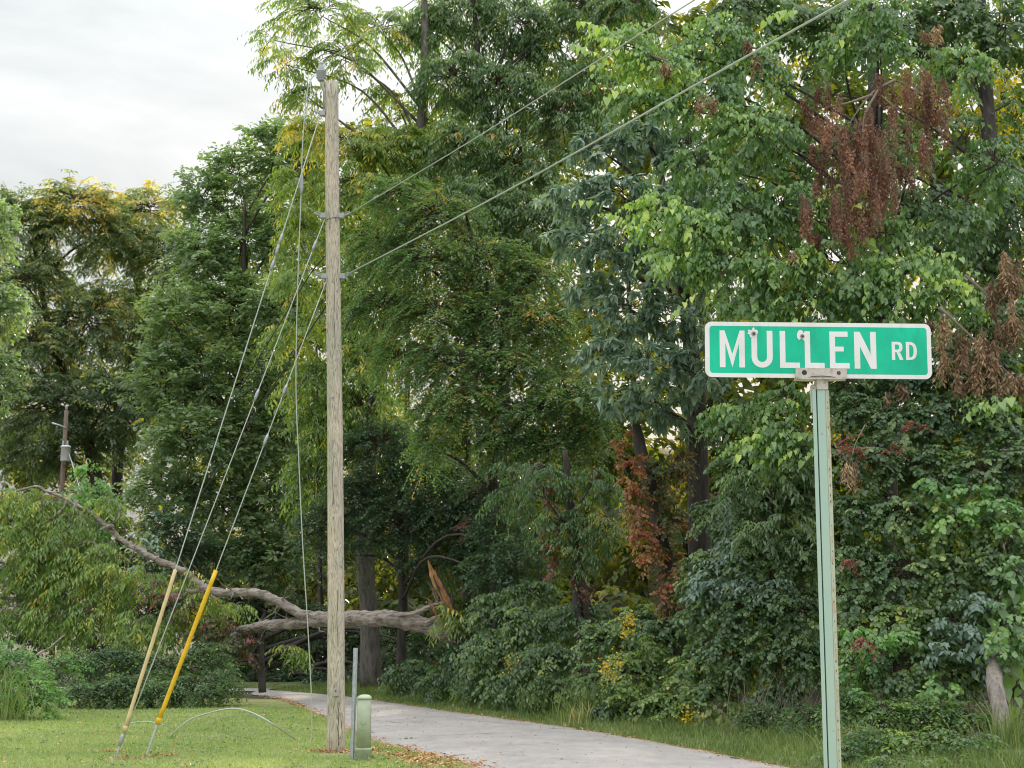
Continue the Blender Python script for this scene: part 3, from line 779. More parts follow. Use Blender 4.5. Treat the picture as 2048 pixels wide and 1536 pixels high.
# ---- dense dark small-leaved tree in the hollow behind the pole
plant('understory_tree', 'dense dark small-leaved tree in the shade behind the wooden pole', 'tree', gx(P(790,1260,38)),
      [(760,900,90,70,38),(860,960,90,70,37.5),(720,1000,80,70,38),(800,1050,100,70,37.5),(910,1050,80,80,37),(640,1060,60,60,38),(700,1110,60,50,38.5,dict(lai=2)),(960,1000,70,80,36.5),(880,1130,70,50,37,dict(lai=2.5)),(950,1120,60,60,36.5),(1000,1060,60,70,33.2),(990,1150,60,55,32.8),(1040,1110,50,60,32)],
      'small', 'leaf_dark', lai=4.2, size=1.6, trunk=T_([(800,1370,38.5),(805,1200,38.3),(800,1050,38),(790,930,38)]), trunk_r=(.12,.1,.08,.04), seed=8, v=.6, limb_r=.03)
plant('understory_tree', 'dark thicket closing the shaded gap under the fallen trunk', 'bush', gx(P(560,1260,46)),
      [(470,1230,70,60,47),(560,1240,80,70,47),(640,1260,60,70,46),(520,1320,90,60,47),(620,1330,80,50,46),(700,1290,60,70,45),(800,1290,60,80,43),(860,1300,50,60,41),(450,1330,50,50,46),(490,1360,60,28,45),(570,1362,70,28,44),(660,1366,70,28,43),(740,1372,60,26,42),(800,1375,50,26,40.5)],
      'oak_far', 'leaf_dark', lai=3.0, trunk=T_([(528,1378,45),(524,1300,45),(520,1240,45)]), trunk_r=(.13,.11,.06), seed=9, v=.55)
# ---- blue-grey whorled tree
plant('whorled_tree', 'blue-grey tree with drooping whorled leaves in the centre right', 'tree', gx(P(1395,1260,28)),
      [(1200,300,80,50,29),(1290,270,70,50,29),(1380,300,80,60,29),(1150,400,70,50,28.5),(1240,390,90,55,28),(1340,410,90,60,28),(1440,400,70,70,28.5),(1150,490,60,50,28),(1230,500,80,60,27.5),(1320,530,90,60,27.5),(1420,520,80,70,28),(1180,590,60,50,28),(1260,620,80,55,27.5),(1350,640,80,60,27.5),
       (1200,710,60,45,27.5),(1290,730,80,55,27),(1380,740,70,60,27),(1230,790,60,40,27.5),(1330,820,70,40,27.5)],
      'whorl', 'leaf_blue', lai=5.5, trunk=T_([(1400,1330,28.5),(1398,1060,28.5),(1395,900,28.5),(1390,780,28.5),(1370,600,28.5),(1340,420,28.7),(1300,280,29)]), trunk_r=(.25,.21,.19,.18,.12,.08,.03), seed=10, v=.5, frond=.9, limb_r=.035)
# ---- heart-leaved tree at the upper right
heart, heart_crown = plant('heart_leaved_tree', 'light green tree with large heart-shaped leaves above the street sign', 'tree', gx(P(1760,1260,25)),
      [(1240,90,70,50,25,dict(v=.7)),(1320,140,80,50,25,dict(v=.7)),(1290,210,70,45,25),(1420,90,80,70,26),(1400,200,80,60,25.5,dict(v=.5)),(1500,140,70,60,26),(1500,260,90,60,25),(1400,330,70,50,25,dict(v=.5)),
       (1310,420,60,45,24.5,dict(v=.68)),(1390,460,80,55,24.3,dict(v=.68)),(1480,430,80,60,24.5),(1350,510,50,35,24.3,dict(v=.8)),(1460,530,80,50,24.2),(1560,420,70,70,25,dict(v=.4)),(1560,540,80,55,24,dict(v=.5)),(1660,520,80,50,23.8,dict(v=.6)),(1500,600,90,40,24.2,dict(v=.45)),
       (1620,610,90,40,23.8),(1720,570,80,50,23.6),(1820,540,90,40,23.4,dict(v=.62)),(1780,620,80,40,23.6,dict(v=.45)),(1900,590,70,40,23.2),(1740,20,60,50,24.6),(1760,90,50,40,24.6,dict(v=.45)),(1690,90,50,40,24.8),(1770,470,50,40,24,dict(v=.4)),(1750,430,40,40,24.4,dict(v=.4)),(1780,700,60,60,25.2,dict(v=.3)),(1700,380,40,40,24.2,dict(v=.7)),(1480,830,70,35,24.6,dict(v=.5)),(1570,800,70,35,24.3,dict(v=.45)),(1590,870,70,35,24,dict(v=.6)),(1510,900,60,30,24.2,dict(v=.6)),(1720,800,60,30,23.6,dict(v=.5)),(1990,800,50,25,22.2,dict(v=.75)),(1820,290,60,40,24.3,dict(v=.55)),(1930,140,80,50,24.5),(1900,450,70,60,24.5,dict(v=.35)),(1990,330,70,60,24.5,dict(v=.35))],
      'heart', 'leaf_heart', lai=5.2, size=.78, trunk=T_([(1790,1330,26.8),(1780,1000,26.8),(1770,700,26.8),(1760,400,26.8),(1745,150,26.6),(1735,-60,26.5)]), trunk_r=(.16,.14,.13,.11,.09,.05), trunk_mat='bark_dark', seed=11, v=.5, limb_r=.022)
plant('tall_tree', 'dark green tree filling the top right corner', 'tree', gx(P(1900,1260,28)),
      [(1500,20,80,50,28),(1600,50,80,60,28),(1700,40,90,60,28),(1800,60,80,60,28),(1900,30,90,60,28),(2010,60,70,70,27.5),(1600,180,70,50,28.5,dict(lai=2.5)),(1560,300,80,60,28),(1930,260,60,60,28,dict(lai=2.0)),(2030,420,60,90,26.5),(1960,520,70,80,27),(2030,200,40,60,28,dict(lai=1.5)),(1850,430,90,80,28),(1740,300,100,90,28.5,dict(lai=3.4)),(1640,420,80,80,28.5),(2030,640,60,90,25.5),(1880,715,60,60,26.2),(1950,660,60,70,26)],
      'broad', 'leaf_mid', lai=5.0, size=1.1, trunk=T_([(2005,1300,27.5),(2000,900,27.5),(1990,500,27.5),(1975,200,27.7),(1960,-60,28)]), trunk_r=(.22,.2,.16,.12,.07), seed=12, v=.42, limb_r=.03)
lo = LeafObjects(heart_crown, 'leaf_heart', 'heart', 300)
for (x0_, y0_, x1_, y1_, Y_, v_, n_) in ((1300,470,1200,405,23.9,.8,3),(1370,440,1320,400,23.9,.75,2),(1400,500,1300,510,23.8,.72,3),(1300,120,1190,50,24.4,.8,3),(1260,140,1165,95,24.4,.8,3),(1330,150,1250,170,24.4,.7,2),(1450,560,1390,590,23.7,.75,2),
        (1640,590,1590,640,23.3,.75,2),(1740,560,1700,640,23.2,.7,2),(1830,530,1910,560,23.0,.75,3),(1760,520,1720,430,23.4,.8,2),(1850,560,1800,600,23.1,.7,2),(1990,560,1930,520,22.9,.65,2),(1600,20,1570,20,24.6,.75,2),(1740,30,1700,60,24.5,.7,2),(1660,880,1590,900,23.4,.75,2),(1580,850,1500,890,23.4,.7,2),(2040,790,1960,810,21.9,.65,2)):
    leaf_spray(lo, 'heart_leaf', P(x0_, y0_, Y_), P(x1_, y1_, Y_ - .25), v_, 1.05, n_)
plant('sunlit_tree', 'sunlit golden tree glimpsed behind the dead branch at the upper right', 'tree', gx(P(1960,1260,33)),  # stands in for warm canopy glow; the gold is put into leaf colour
      [(1960,200,45,60,33),(2010,180,40,70,33),(2030,260,30,50,33),(1900,120,40,30,33),(1570,130,50,30,34)], 'broad', 'leaf_glow', lai=2.2, size=1.2, seed=41, v=.7,
      trunk=T_([(1990,1300,33),(1985,700,33),(1980,150,33)]), trunk_r=(.14,.11,.04), limb_r=.02)
# ---- dead hanging branches
def dead_branch(name, label, px_clusters, mat, twigpts, hang=.9, size=1.0, n_per=34, leaf=(.055,.024), root=None, bough_r=1.0):
    root = root or empty(name, P(*twigpts[0][0]), label=label, cat='dead branch')
    for tp in twigpts:
        _, mb = bark_tube(T_(tp), tuple(x * bough_r for x in (.028,.016,.006)), 5, 6, .05)
        link('bough', mb.mesh('dead_bough', M['twig_pale'], True), root)
    fo = Foliage(); tw = Foliage()
    for (px, py, rx, ry, Y) in px_clusters:
        c, R = clump_at(px, py, rx, ry, Y, deep=.35)
        nt0 = max(2, int(R[0]*R[2]*math.pi*17*size)); ns = nt0 * 6
        st = c + rng.uniform(-1, 1, (nt0, 3)) * R * np.array([1, 1, .6]) + np.array([0, 0, .35]) * R
        st = np.repeat(st, 6, 0) + rng.normal(0, 1, (ns, 3)) * np.array([.030, .030, .05])
        ln = np.repeat(rng.uniform(.35, 1.5, nt0), 6) * rng.uniform(.7, 1.05, ns) * hang * R[2]
        tt = np.linspace(0, 1, n_per)
        sway = rng.normal(0, .12, (ns, 2))
        pos = np.repeat(st[:, None], n_per, 1)
        pos[..., 2] -= ln[:, None] * tt
        pos[..., :2] += sway[:, None] * tt[None, :, None] * ln[:, None, None]
        tri_tubes(tw, pos[:, ::max(1, n_per//5)][:, :5], np.full(ns, .004))
        pos = pos + rng.normal(0, .016*size, pos.shape)
        a = rng.uniform(0, 6.28, pos.shape[:2])
        d = np.stack([np.cos(a)*.8, np.sin(a)*.8, -np.ones_like(a)*rng.uniform(.4, 1.6, a.shape)], -1)
        L = leaf[0]*rng.uniform(.6, 1.3, a.shape)
        v = .5 + np.repeat(rng.normal(0, .24, ns // 6), 6)[:, None] + rng.normal(0, .12, a.shape)
        fo.leaves(pos.reshape(-1, 3), d.reshape(-1, 3), rng.normal(0, 1, (a.size, 3)), L.ravel(), (L*leaf[1]/leaf[0]).ravel(), v.ravel(), 'dia')
    cr_o = link('dead_leaves', fo.mesh(name, M[mat]), root, kind='stuff')
    link('twigs', tw.mesh('twigs', M['twig_pale']), cr_o, kind='stuff')
    TOTAL[0] += sum(len(t_) for t_ in fo.T)
dead_branch('dead_branch', 'broken branch with hanging reddish-brown dead leaves, upper right', 
    [(1640,220,35,45,23.6),(1690,250,50,60,23.5),(1660,300,40,50,23.4),(1730,310,50,60,23.3),(1760,260,45,50,23.5),(1800,180,50,40,23.6),(1860,170,45,50,23.6),(1720,360,55,50,23.3),(1680,390,40,50,23.3),(1750,400,50,45,23.2),(1640,430,40,40,23.3),(1700,460,35,30,23.2),(1790,340,35,50,23.5),(1840,280,30,40,23.6),(1720,430,30,45,23.2),(1880,240,30,50,23.8),(1620,470,25,25,23.3)],
    'leaf_rust', [[(1790,160,23.6),(1740,190,23.5),(1690,260,23.4)],[(1760,175,23.5),(1730,230,23.4),(1725,290,23.3)],[(1745,190,23.5),(1680,210,23.5),(1620,215,23.5)],[(1760,190,23.5),(1790,215,23.5),(1830,240,23.5)]], hang=1.5, size=1.0)
dead_branch('dead_branch', 'cascade of curled tan dead leaves right of the street sign',
    [(1870,650,35,30,22.8),(1930,690,50,45,22.6),(1990,720,50,50,22.5),(2030,650,40,60,22.5),(1990,580,40,40,22.7),(1960,760,50,30,22.5),(1820,790,40,20,22.6),(2035,770,30,30,22.4),(1900,740,30,30,22.6),(2020,560,30,50,22.7)],
    'leaf_tan', [[(1880,615,22.8),(1960,690,22.6),(2050,780,22.4)],[(1930,550,22.8),(1980,600,22.7),(2005,680,22.6)]], hang=1.1, size=1.15, n_per=14, leaf=(.10,.028))
dead_branch('dead_branch', 'small drooping bunch of tan dead leaves below the sign, right of its post',
    [(1700,940,11,24,21.8)], 'leaf_tan', [[(1730,850,22),(1710,890,21.9),(1700,930,21.8)]], hang=1.4, size=1.3, n_per=12, leaf=(.11,.026), bough_r=.35)
dead_branch('dead_branch', 'wilted tan leaf sprays among the heart-shaped leaves at top', 
    [(1340,140,20,18,24.6),(1500,110,30,20,25),(1410,210,18,10,24.6),(1860,60,25,14,24.2),(1580,515,20,10,23.6)], 'leaf_tan', [[(1300,110,24.8),(1340,125,24.7),(1380,150,24.6)]], hang=1.0, size=1.0, n_per=12, leaf=(.12,.032), root=heart)

# ---- creepers turning orange and red on the trunks
plant('creeper', 'orange-red creeper climbing a leaning trunk left of the bare dark trunk', 'creeper', gx(P(1330,1260,27)),
      [(1245,900,20,40,27.2,dict(v=.55)),(1265,950,24,45,27,dict(v=.75)),(1275,1010,24,45,27,dict(v=.7)),(1285,1060,24,40,27,dict(v=.8)),(1300,1110,24,40,27,dict(v=.6)),(1320,960,40,60,27.4,dict(v=.15)),(1350,1050,40,60,27.4,dict(v=.2)),(1345,1140,36,60,27.2,dict(v=.35)),(1340,1200,30,40,27.2,dict(v=.6)),(1365,920,24,60,27.5,dict(v=.2)),(1350,1160,24,30,27,dict(v=.85))],
      'ivy', 'leaf_orange', lai=3.6, size=.8, trunk=T_([(1350,1330,27.6),(1335,1150,27.6),(1305,1000,27.6),(1270,850,27.7)]), trunk_r=(.2,.17,.14,.1), limbs=False, seed=13, vvar=.2)
plant('creeper', 'thin dull-red creeper strand hanging left of the orange creeper', 'creeper', gx(P(1100,1260,30)),
      [(1090,985,18,35,29.6,dict(v=.5)),(1095,1060,14,35,29.5,dict(v=.6)),(1100,1110,14,35,29.4,dict(v=.7)),(1110,1140,14,20,29.3,dict(v=.6)),(1160,1175,26,22,29.3,dict(v=.45)),(1075,935,16,25,29.7,dict(v=.3)),(925,1050,12,30,35,dict(v=.4))],
      'ivy', 'leaf_red', lai=2.4, size=.75, trunk=T_([(1185,1300,29.8),(1170,1200,29.8),(1155,1120,29.9),(1140,1000,30),(1130,900,30)]), trunk_r=(.13,.11,.1,.08,.05), limbs=False, seed=14, vvar=.2)
plant('sapling', 'young drooping green tree between the red creeper and the orange creeper', 'tree', gx(P(1165,1260,29.5)),
      [(1120,1050,60,40,29.5),(1190,1060,60,40,29.5),(1150,1110,50,35,29.3),(1090,960,50,40,29.6,dict(v=.35)),(1180,980,60,50,29.6,dict(v=.3)),(1220,1040,40,30,29.2,dict(v=.75)),(1030,980,50,70,30.5,dict(v=.4))],
      'lance', 'leaf_mid', lai=2.8, size=.9, trunk=T_([(1165,1320,29.7),(1150,1180,29.7),(1140,1060,29.7)]), trunk_r=(.09,.07,.03), seed=15, v=.5, limb_r=.02)

# ---- undergrowth
plant('bramble_thicket', 'leafy thicket on the bank right of the broken stump', 'bush', gx(P(1050,1260,31)),
      [(1000,1230,70,60,32),(1060,1190,60,40,31.5),(1080,1260,80,60,30.5),(1000,1310,80,60,31),(1090,1330,80,60,29.5),(960,1360,60,50,31.5,dict(v=.35)),(1030,1380,70,45,30),(1110,1390,70,45,28.8),(930,1310,50,60,33,dict(v=.25)),(880,1370,50,40,33.5,dict(v=.35)),(820,1350,50,40,36,dict(v=.35)),(1160,1240,60,50,30)],
      'broad', 'leaf_ivy', lai=5.0, size=.8, seed=16, v=.42, limbs=False, up=.3)
plant('weedy_bush', 'yellow-green weedy bush on the bank below the orange creeper', 'bush', gx(P(1230,1260,27)),
      [(1210,1290,70,60,28),(1280,1260,60,60,27.5),(1200,1370,70,50,27.2),(1280,1350,80,60,26.6,dict(v=.65)),(1340,1280,70,60,26.8,dict(v=.35)),(1240,1430,70,40,26.3),(1330,1420,80,50,25.8,dict(v=.68)),(1390,1350,60,60,25.6,dict(v=.7)),(1180,1440,50,30,27)],
      'ivy', 'leaf_ivy', lai=6.2, size=.78, seed=17, v=.52, limbs=False, up=.3)
plant('vine_thicket', 'wall of dark green vines between the dark trunk and the sign post', 'bush', gx(P(1520,1260,25)),
      [(1450,860,60,50,26.5,dict(v=.35,lai=2)),(1480,940,70,60,26,dict(v=.4)),(1560,900,70,60,25.5,dict(v=.45)),(1450,1040,60,60,25.8),(1540,1020,80,70,25),(1610,980,60,80,24.5,dict(v=.4)),(1440,1140,70,60,25.5),(1530,1130,80,60,24.8,dict(v=.55)),(1610,1110,60,70,24.2),(1420,1230,60,60,25.5,dict(v=.4)),(1500,1230,80,60,24.6),(1590,1220,70,60,24),(1470,1310,70,60,24.6),(1560,1310,70,50,24),(1440,1390,60,50,24.8,dict(v=.6)),(1560,1390,60,50,24,dict(v=.3)),(1620,1320,50,60,23.6),(1400,1180,50,60,26)],
      'ivy', 'leaf_ivy', lai=6.2, size=.88, seed=18, v=.42, limbs=False)
plant('vine_thicket', 'tall tangle of green vines on the bank right of the sign post', 'bush', gx(P(1850,1260,22.5)),
      [(1700,770,60,40,23.4,dict(v=.3)),(1800,760,70,45,23.4,dict(v=.25)),(1900,760,70,50,23.2,dict(v=.25)),(1990,740,60,60,23,dict(v=.25)),(1720,820,60,40,23,dict(v=.35)),(1800,850,80,50,22.8,dict(v=.3)),(1900,830,80,50,22.6,dict(v=.3)),(1990,850,70,60,22.4,dict(v=.35)),(1740,920,80,60,22.6,dict(v=.4)),(1850,940,80,60,22.4,dict(v=.45)),(1960,950,80,60,22.1,dict(v=.5)),(2040,930,50,70,22,dict(v=.35)),(1720,1030,70,60,22.4,dict(v=.35)),(1810,1040,80,60,22.1,dict(v=.5)),(1910,1050,80,60,21.8,dict(v=.58)),(2010,1060,70,60,21.6,dict(v=.55)),
       (1730,1130,70,60,22.2,dict(v=.35)),(1820,1150,80,60,21.8),(1920,1150,80,60,21.6,dict(v=.52)),(2010,1150,60,60,21.4,dict(v=.45)),(1720,1230,60,60,22,dict(v=.55)),(1800,1250,80,60,21.6,dict(v=.6)),(1900,1250,80,60,21.4,dict(v=.42)),(1990,1240,70,60,21.2,dict(v=.3)),(1720,1330,60,60,21.8,dict(v=.62)),(1800,1340,80,60,21.3,dict(v=.52)),(1890,1350,80,60,21.2,dict(v=.6)),(1960,1330,50,50,21.4,dict(v=.35))],
      'ivy', 'leaf_ivy', lai=6.2, size=.84, seed=19, v=.45, limbs=False)
plant('weedy_bush', 'low sunlit weeds at the foot of the vines, right of the sign post', 'bush', gx(P(1800,1260,20.5)),
      [(1700,1430,60,50,20.8),(1780,1440,70,50,20.5),(1870,1440,70,50,20.4),(1940,1450,60,50,20.3),(1740,1485,70,35,18.6,dict(v=.5)),(1840,1490,80,35,18.4,dict(v=.55)),(1920,1490,60,38,18.3,dict(v=.5)),(1780,1530,60,25,17.6,dict(v=.6)),(1900,1530,70,25,17.5,dict(v=.5)),(2010,1540,60,20,17.4,dict(v=.55)),(1690,1510,40,30,18.2,dict(v=.45)),(1620,1440,50,40,21.8,dict(v=.4)),(1530,1440,60,40,22.8,dict(v=.4))],
      'small', 'leaf_ivy', lai=5.0, size=1.15, seed=20, v=.55, limbs=False, up=.4)
plant('honeysuckle_vine', 'fresh bright green vine patch high in the tangle at the right', 'creeper', gx(P(1900,1260,21.6)),
      [(1880,960,45,30,21.8),(1940,990,50,30,21.6),(1900,1030,50,28,21.5,dict(v=.75)),(1990,1010,45,30,21.4),(2030,1050,30,30,21.2,dict(v=.8))], 'ivy', 'leaf_bright', lai=3.2, size=1.0, seed=31, v=.45, limbs=False)
plant('honeysuckle_vine', 'bright yellow-green leaf patch beside the sign post half way down the bank', 'creeper', gx(P(1740,1260,21)),
      [(1700,1260,35,28,21.4),(1750,1290,45,30,21.2),(1800,1270,40,26,21.1,dict(v=.7)),(1720,1340,40,30,21.2),(1880,1370,40,28,20.7,dict(v=.8)),(1700,1400,35,30,20.9)], 'ivy', 'leaf_bright', lai=3.0, size=.85, seed=32, v=.5, limbs=False)
plant('broad_weed', 'grey-green broad-leaved weed at the right, left of the old trunk', 'plant', gx(P(1930,1260,20.8)),
      [(1920,1260,45,40,20.9),(1970,1290,30,40,20.8),(1950,1210,40,30,21),(1900,1310,40,30,20.8)], 'broad', 'leaf_blue', lai=3.0, size=.8, seed=33, v=.22, limbs=False)
plant('sapling', 'drooping green sapling just left of the sign post', 'tree', gx(P(1560,1260,24.2)),
      [(1500,960,50,30,24.2),(1560,940,45,28,24),(1470,1000,50,28,24.3,dict(v=.4)),(1580,1040,45,28,23.8),(1520,1060,50,26,24,dict(v=.62))], 'lance', 'leaf_greygreen', lai=3.2, size=1.0, seed=34, v=.75,
      trunk=T_([(1550,1400,24.6),(1545,1150,24.6),(1540,950,24.6)]), trunk_r=(.05,.04,.015), limb_r=.012)
plant('broad_weed', 'pale broad-leaved shrub below the bare dark trunk', 'bush', gx(P(1440,1260,25)),
      [(1450,1110,50,35,25),(1500,1090,50,35,24.8),(1430,1170,50,35,24.9),(1490,1170,45,30,24.6),(1560,1180,40,30,24,dict(v=.3))], 'broad', 'leaf_blue', lai=2.8, size=.85, seed=35, v=.3, limbs=False)
plant('weedy_bush', 'yellowing weeds on the verge edge left of the sign post', 'bush', gx(P(1420,1260,24.6)),
      [(1380,1400,50,35,25),(1440,1420,45,30,24.4,dict(v=.6)),(1340,1440,45,24,25,dict(v=.5)),(1480,1450,40,22,23.6),(1260,1390,45,35,26,dict(v=.55)),(1300,1300,40,40,26.4)], 'ivy', 'leaf_yellowgreen', lai=3.0, size=.8, seed=36, v=.42, limbs=False, up=.3)
plant('red_creeper', 'thin creeper with scattered small red leaves right of the sign post', 'creeper', gx(P(1740,1260,22)),
      [(1700,880,10,10,22.1),(1715,900,8,8,22.1),(1830,850,10,14,22),(1775,895,12,7,22.1),(1730,1270,8,20,21),(1705,1120,8,10,21.9)], 'small', 'leaf_red', lai=3, size=.9, seed=37, v=.95, vvar=.05, limbs=False)
# dead stalks in the hollow left of the sign post
fo = Foliage(); n_ = 90
g = np.stack([rng.uniform(P(1440,1400,23.6)[0], P(1625,1400,23.6)[0], n_), rng.uniform(22.6, 24, n_), np.zeros(n_)], 1)
e = g + np.stack([rng.normal(0, .25, n_), rng.normal(-.1, .15, n_), rng.uniform(.3, 1.0, n_)], 1)
tt = np.linspace(0, 1, 5)[None, :, None]; pth = g[:, None] + (e - g)[:, None] * tt
pth[..., 0] += rng.normal(0, .12, n_)[:, None] * np.sin(np.linspace(0, 3.1, 5))[None]
tri_tubes(fo, pth, np.full(n_, .008))
o = link('dead_stalks', fo.mesh('dead_stalks', M['twig_pale']), label='tangle of bare brown stalks left of the sign post foot', cat='dead stalks', kind='stuff')
# old trunk at the right edge with large vine leaves over it
old_root, old_crown = plant('old_trunk', 'pale old trunk at the right edge draped in large leaves', 'tree', gx(P(2010,1512,19.9)),
      [(2020,1240,40,60,20.6),(2045,1320,20,40,20.4),(2035,1150,30,60,20.8),(1985,1290,30,35,20.3)], 'ivy', 'leaf_heart', lai=4, size=1.1,
      trunk=[P(2010,1512,19.9), P(2004,1450,19.9), P(1996,1400,20.0), P(1988,1350,20.3), P(1990,1270,22.0), P(1998,1150,23.2), P(2005,900,23.8)], trunk_r=(.14,.12,.11,.105,.1,.09,.06), trunk_mat='bark_pale', seed=21, v=.4, limbs=False)
lo = LeafObjects(old_crown, 'leaf_heart', 'heart', 60)
for (x0_, y0_, x1_, y1_, v_) in ((2060,1170,2000,1220,.35),(2060,1220,2005,1265,.5),(2065,1270,2025,1310,.6),(2060,1130,2020,1160,.3),(2070,1320,2045,1350,.5)):
    leaf_spray(lo, 'heart_leaf', P(x0_, y0_, 20.9), P(x1_, y1_, 20.7), v_, 1.75, 1)

# ---- left side hedge, mound and bushes
plant('ground_cover_mound', 'low dark green mound of ground cover at the back of the lawn', 'bush', gx(P(330,1260,31.5)),
      [(180,1395,70,40,31.5),(250,1385,80,45,31.5),(330,1390,80,40,31.3),(400,1385,70,45,31.5),(450,1370,40,40,32),(150,1350,70,50,32.5),(230,1330,80,50,33),(320,1340,80,40,32.8),(410,1330,60,50,33)],
      'small', 'leaf_ivy', lai=3.6, size=1.2, seed=22, v=.34, limbs=False, up=.4)
plant('weedy_bush', 'bright green bush at the bottom left corner by the lawn', 'bush', gx(P(30,1260,27.5)),
      [(20,1330,60,50,28),(60,1380,60,50,27.8),(0,1400,50,50,27.5,dict(v=.4)),(90,1410,45,35,27.8),(-20,1320,50,60,28.5),(120,1340,50,40,30,dict(v=.3))],
      'small', 'leaf_bright', lai=3.2, size=1.3, seed=23, v=.45, limbs=False, up=.4)
plant('leafy_sapling', 'bright green sapling standing above the fallen crown by the distant pole', 'tree', gx(P(185,1260,42)),
      [(185,960,40,45,42),(205,1020,40,45,42),(160,1010,40,40,42),(190,1080,50,40,42,dict(v=.35))], 'broad', 'leaf_bright', lai=2.6, size=1.3,
      trunk=T_([(190,1330,42),(188,1150,42),(185,980,42)]), trunk_r=(.08,.06,.02), seed=24, v=.5, limb_r=.02)
plant('pale_weed', 'tall pale-leaved weed behind the fallen limb', 'plant', gx(P(290,1260,39)),
      [(280,1070,22,22,39),(295,1100,24,22,39),(300,1140,30,25,39),(310,1180,35,30,39)], 'broad', 'leaf_blue', lai=2.2, size=1.2,
      trunk=T_([(300,1330,39),(297,1200,39),(285,1070,39)]), trunk_r=(.03,.025,.01), seed=25, v=.75, limbs=False)
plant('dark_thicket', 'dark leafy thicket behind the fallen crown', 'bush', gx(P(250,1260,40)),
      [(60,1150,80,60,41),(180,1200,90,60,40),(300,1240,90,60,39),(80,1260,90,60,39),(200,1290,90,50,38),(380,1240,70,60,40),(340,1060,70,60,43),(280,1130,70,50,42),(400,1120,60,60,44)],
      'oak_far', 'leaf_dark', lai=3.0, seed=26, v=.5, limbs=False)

# ---- the fallen tree across the road
fall = empty('fallen_tree', gx(P(935,1300,33)), label='snapped tree lying across the road from its splintered stump', cat='fallen tree')
def bough(name, pts, r, per=6, n=12, mat='bark_fallen', jit=.075):
    p, mb = bark_tube(T_(pts), r, per, n, jit, kink=.02)
    return link(name, mb.mesh(name, M[mat], True), fall)
link('stump', bark_tube([P(955,1400,33), P(948,1345,33), P(930,1285,33), P(908,1235,33), P(893,1190,33)], (.32,.27,.21,.15,.05), 6, 12, .09)[1].mesh('stump', M['bark_dark'], True), fall)
bough('trunk', [(925,1290,33),(880,1262,33.1),(820,1242,33.3),(760,1234,33.5),(690,1236,33.9),(640,1238,34.1),(590,1243,34.3),(540,1249,34.4),(500,1260,34.6),(440,1262,35.3),(360,1270,35.8)], (.11,.17,.18,.17,.165,.155,.125,.115,.10,.085,.05), 9, 18)
bough('limb', [(660,1234,34),(600,1226,34.1),(560,1203,34.3),(520,1186,34.4),(470,1182,34.6),(420,1178,34.8),(385,1150,35),(365,1135,35),(320,1112,35.2),(270,1085,35.5),(225,1052,35.7),(190,1022,36),(150,1000,36),(100,978,36.2),(70,970,36.3),(20,985,36.4),(-20,1005,36.5)], (.10,.11,.11,.105,.10,.09,.085,.08,.075,.068,.055,.05,.042,.038,.03,.022,.012), 6, 10)
bough('limb', [(420,1180,34.8),(390,1182,34.9),(372,1180,35)], (.07,.06,.04), 4, 8)
bough('limb', [(225,1052,35.7),(215,1055,35.6),(200,1062,35.5)], (.06,.05,.03), 4, 8)
for pts, r in (([(210,1105,35.6),(180,1090,35.7),(140,1095,35.8)], (.05,.035,.02)), ([(75,1100,36),(40,1128,36),(-10,1122,36)], (.05,.04,.03)), ([(90,1158,36),(40,1165,36),(-10,1175,36)], (.05,.045,.03)), ([(15,1150,36),(30,1165,36),(60,1163,36)], (.02,.03,.03)),
               ([(130,1188,35.8),(50,1200,36),(-10,1190,36)], (.045,.05,.04)), ([(150,1200,35.6),(110,1230,35.6),(60,1252,35.6)], (.045,.04,.025)), ([(60,1240,35.7),(30,1235,35.8),(0,1240,36)], (.03,.025,.015)), ([(130,1270,31),(80,1310,30.5),(30,1322,30)], (.012,.02,.02)), ([(140,1200,35.6),(150,1190,35.6),(155,1180,35.6)], (.1,.12,.04)),
               ([(135,1000,36),(115,1030,36),(95,1040,36)], (.03,.022,.01)), ([(232,1045,35.7),(238,1020,35.7),(228,985,35.8)], (.03,.02,.008))):
    bough('branch', pts, r, 5, 7)
for k_ in range(34):
    s_ = [(700,1236,33.9),(640,1238,34.1),(590,1243,34.4),(540,1250,34.7),(560,1203,34.3),(470,1182,34.6),(420,1178,34.8),(385,1150,35),(320,1112,35.2),(270,1085,35.5),(225,1052,35.7),(150,1000,36)][k_ % 12]
    sx, sy = rng.uniform(-70, 25), rng.uniform(-55, 60)
    bough('twig', [s_, (s_[0] + sx*.5 + rng.normal(0, 6), s_[1] + sy*.4 + rng.normal(0, 6), s_[2] - .2), (s_[0] + sx, s_[1] + sy, s_[2] - .35)], (.02,.012,.004), 4, 5)
# splinters of the break
def splinter(pts, wds, thick, mat):
    p = spline(T_(pts), 5); V = []; W_ = rad_along(wds, len(p))
    tan = unit(np.gradient(p, axis=0)); s = unit(np.cross(tan, np.array([0, 1.0, 0])))
    W_ = W_ * rng.uniform(.82, 1.12, len(p))
    yv = np.array([0, thick, 0])
    for k_ in range(len(p)):
        for q in (p[k_]-s[k_]*W_[k_]-yv*.2, p[k_]-yv, p[k_]+s[k_]*W_[k_]-yv*.3, p[k_]+yv*.5): V.append(q)
    Fc = [(k_*4+i, k_*4+(i+1) % 4, (k_+1)*4+(i+1) % 4, (k_+1)*4+i) for k_ in range(len(p)-1) for i in range(4)]
    link('splinter', MB().add(V, Fc).mesh('splinter', M[mat]), fall)
splinter([(897,1212,32.8),(884,1185,32.8),(868,1155,32.8),(856,1120,32.85)], (.06,.085,.09,.012), .07, 'split_wood')
splinter([(903,1210,32.86),(893,1185,32.86),(880,1160,32.88),(872,1140,32.9)], (.04,.05,.04,.008), .05, 'bark_dark')
splinter([(888,1200,32.76),(876,1175,32.74),(866,1150,32.74)], (.02,.028,.006), .05, 'bark_dark')
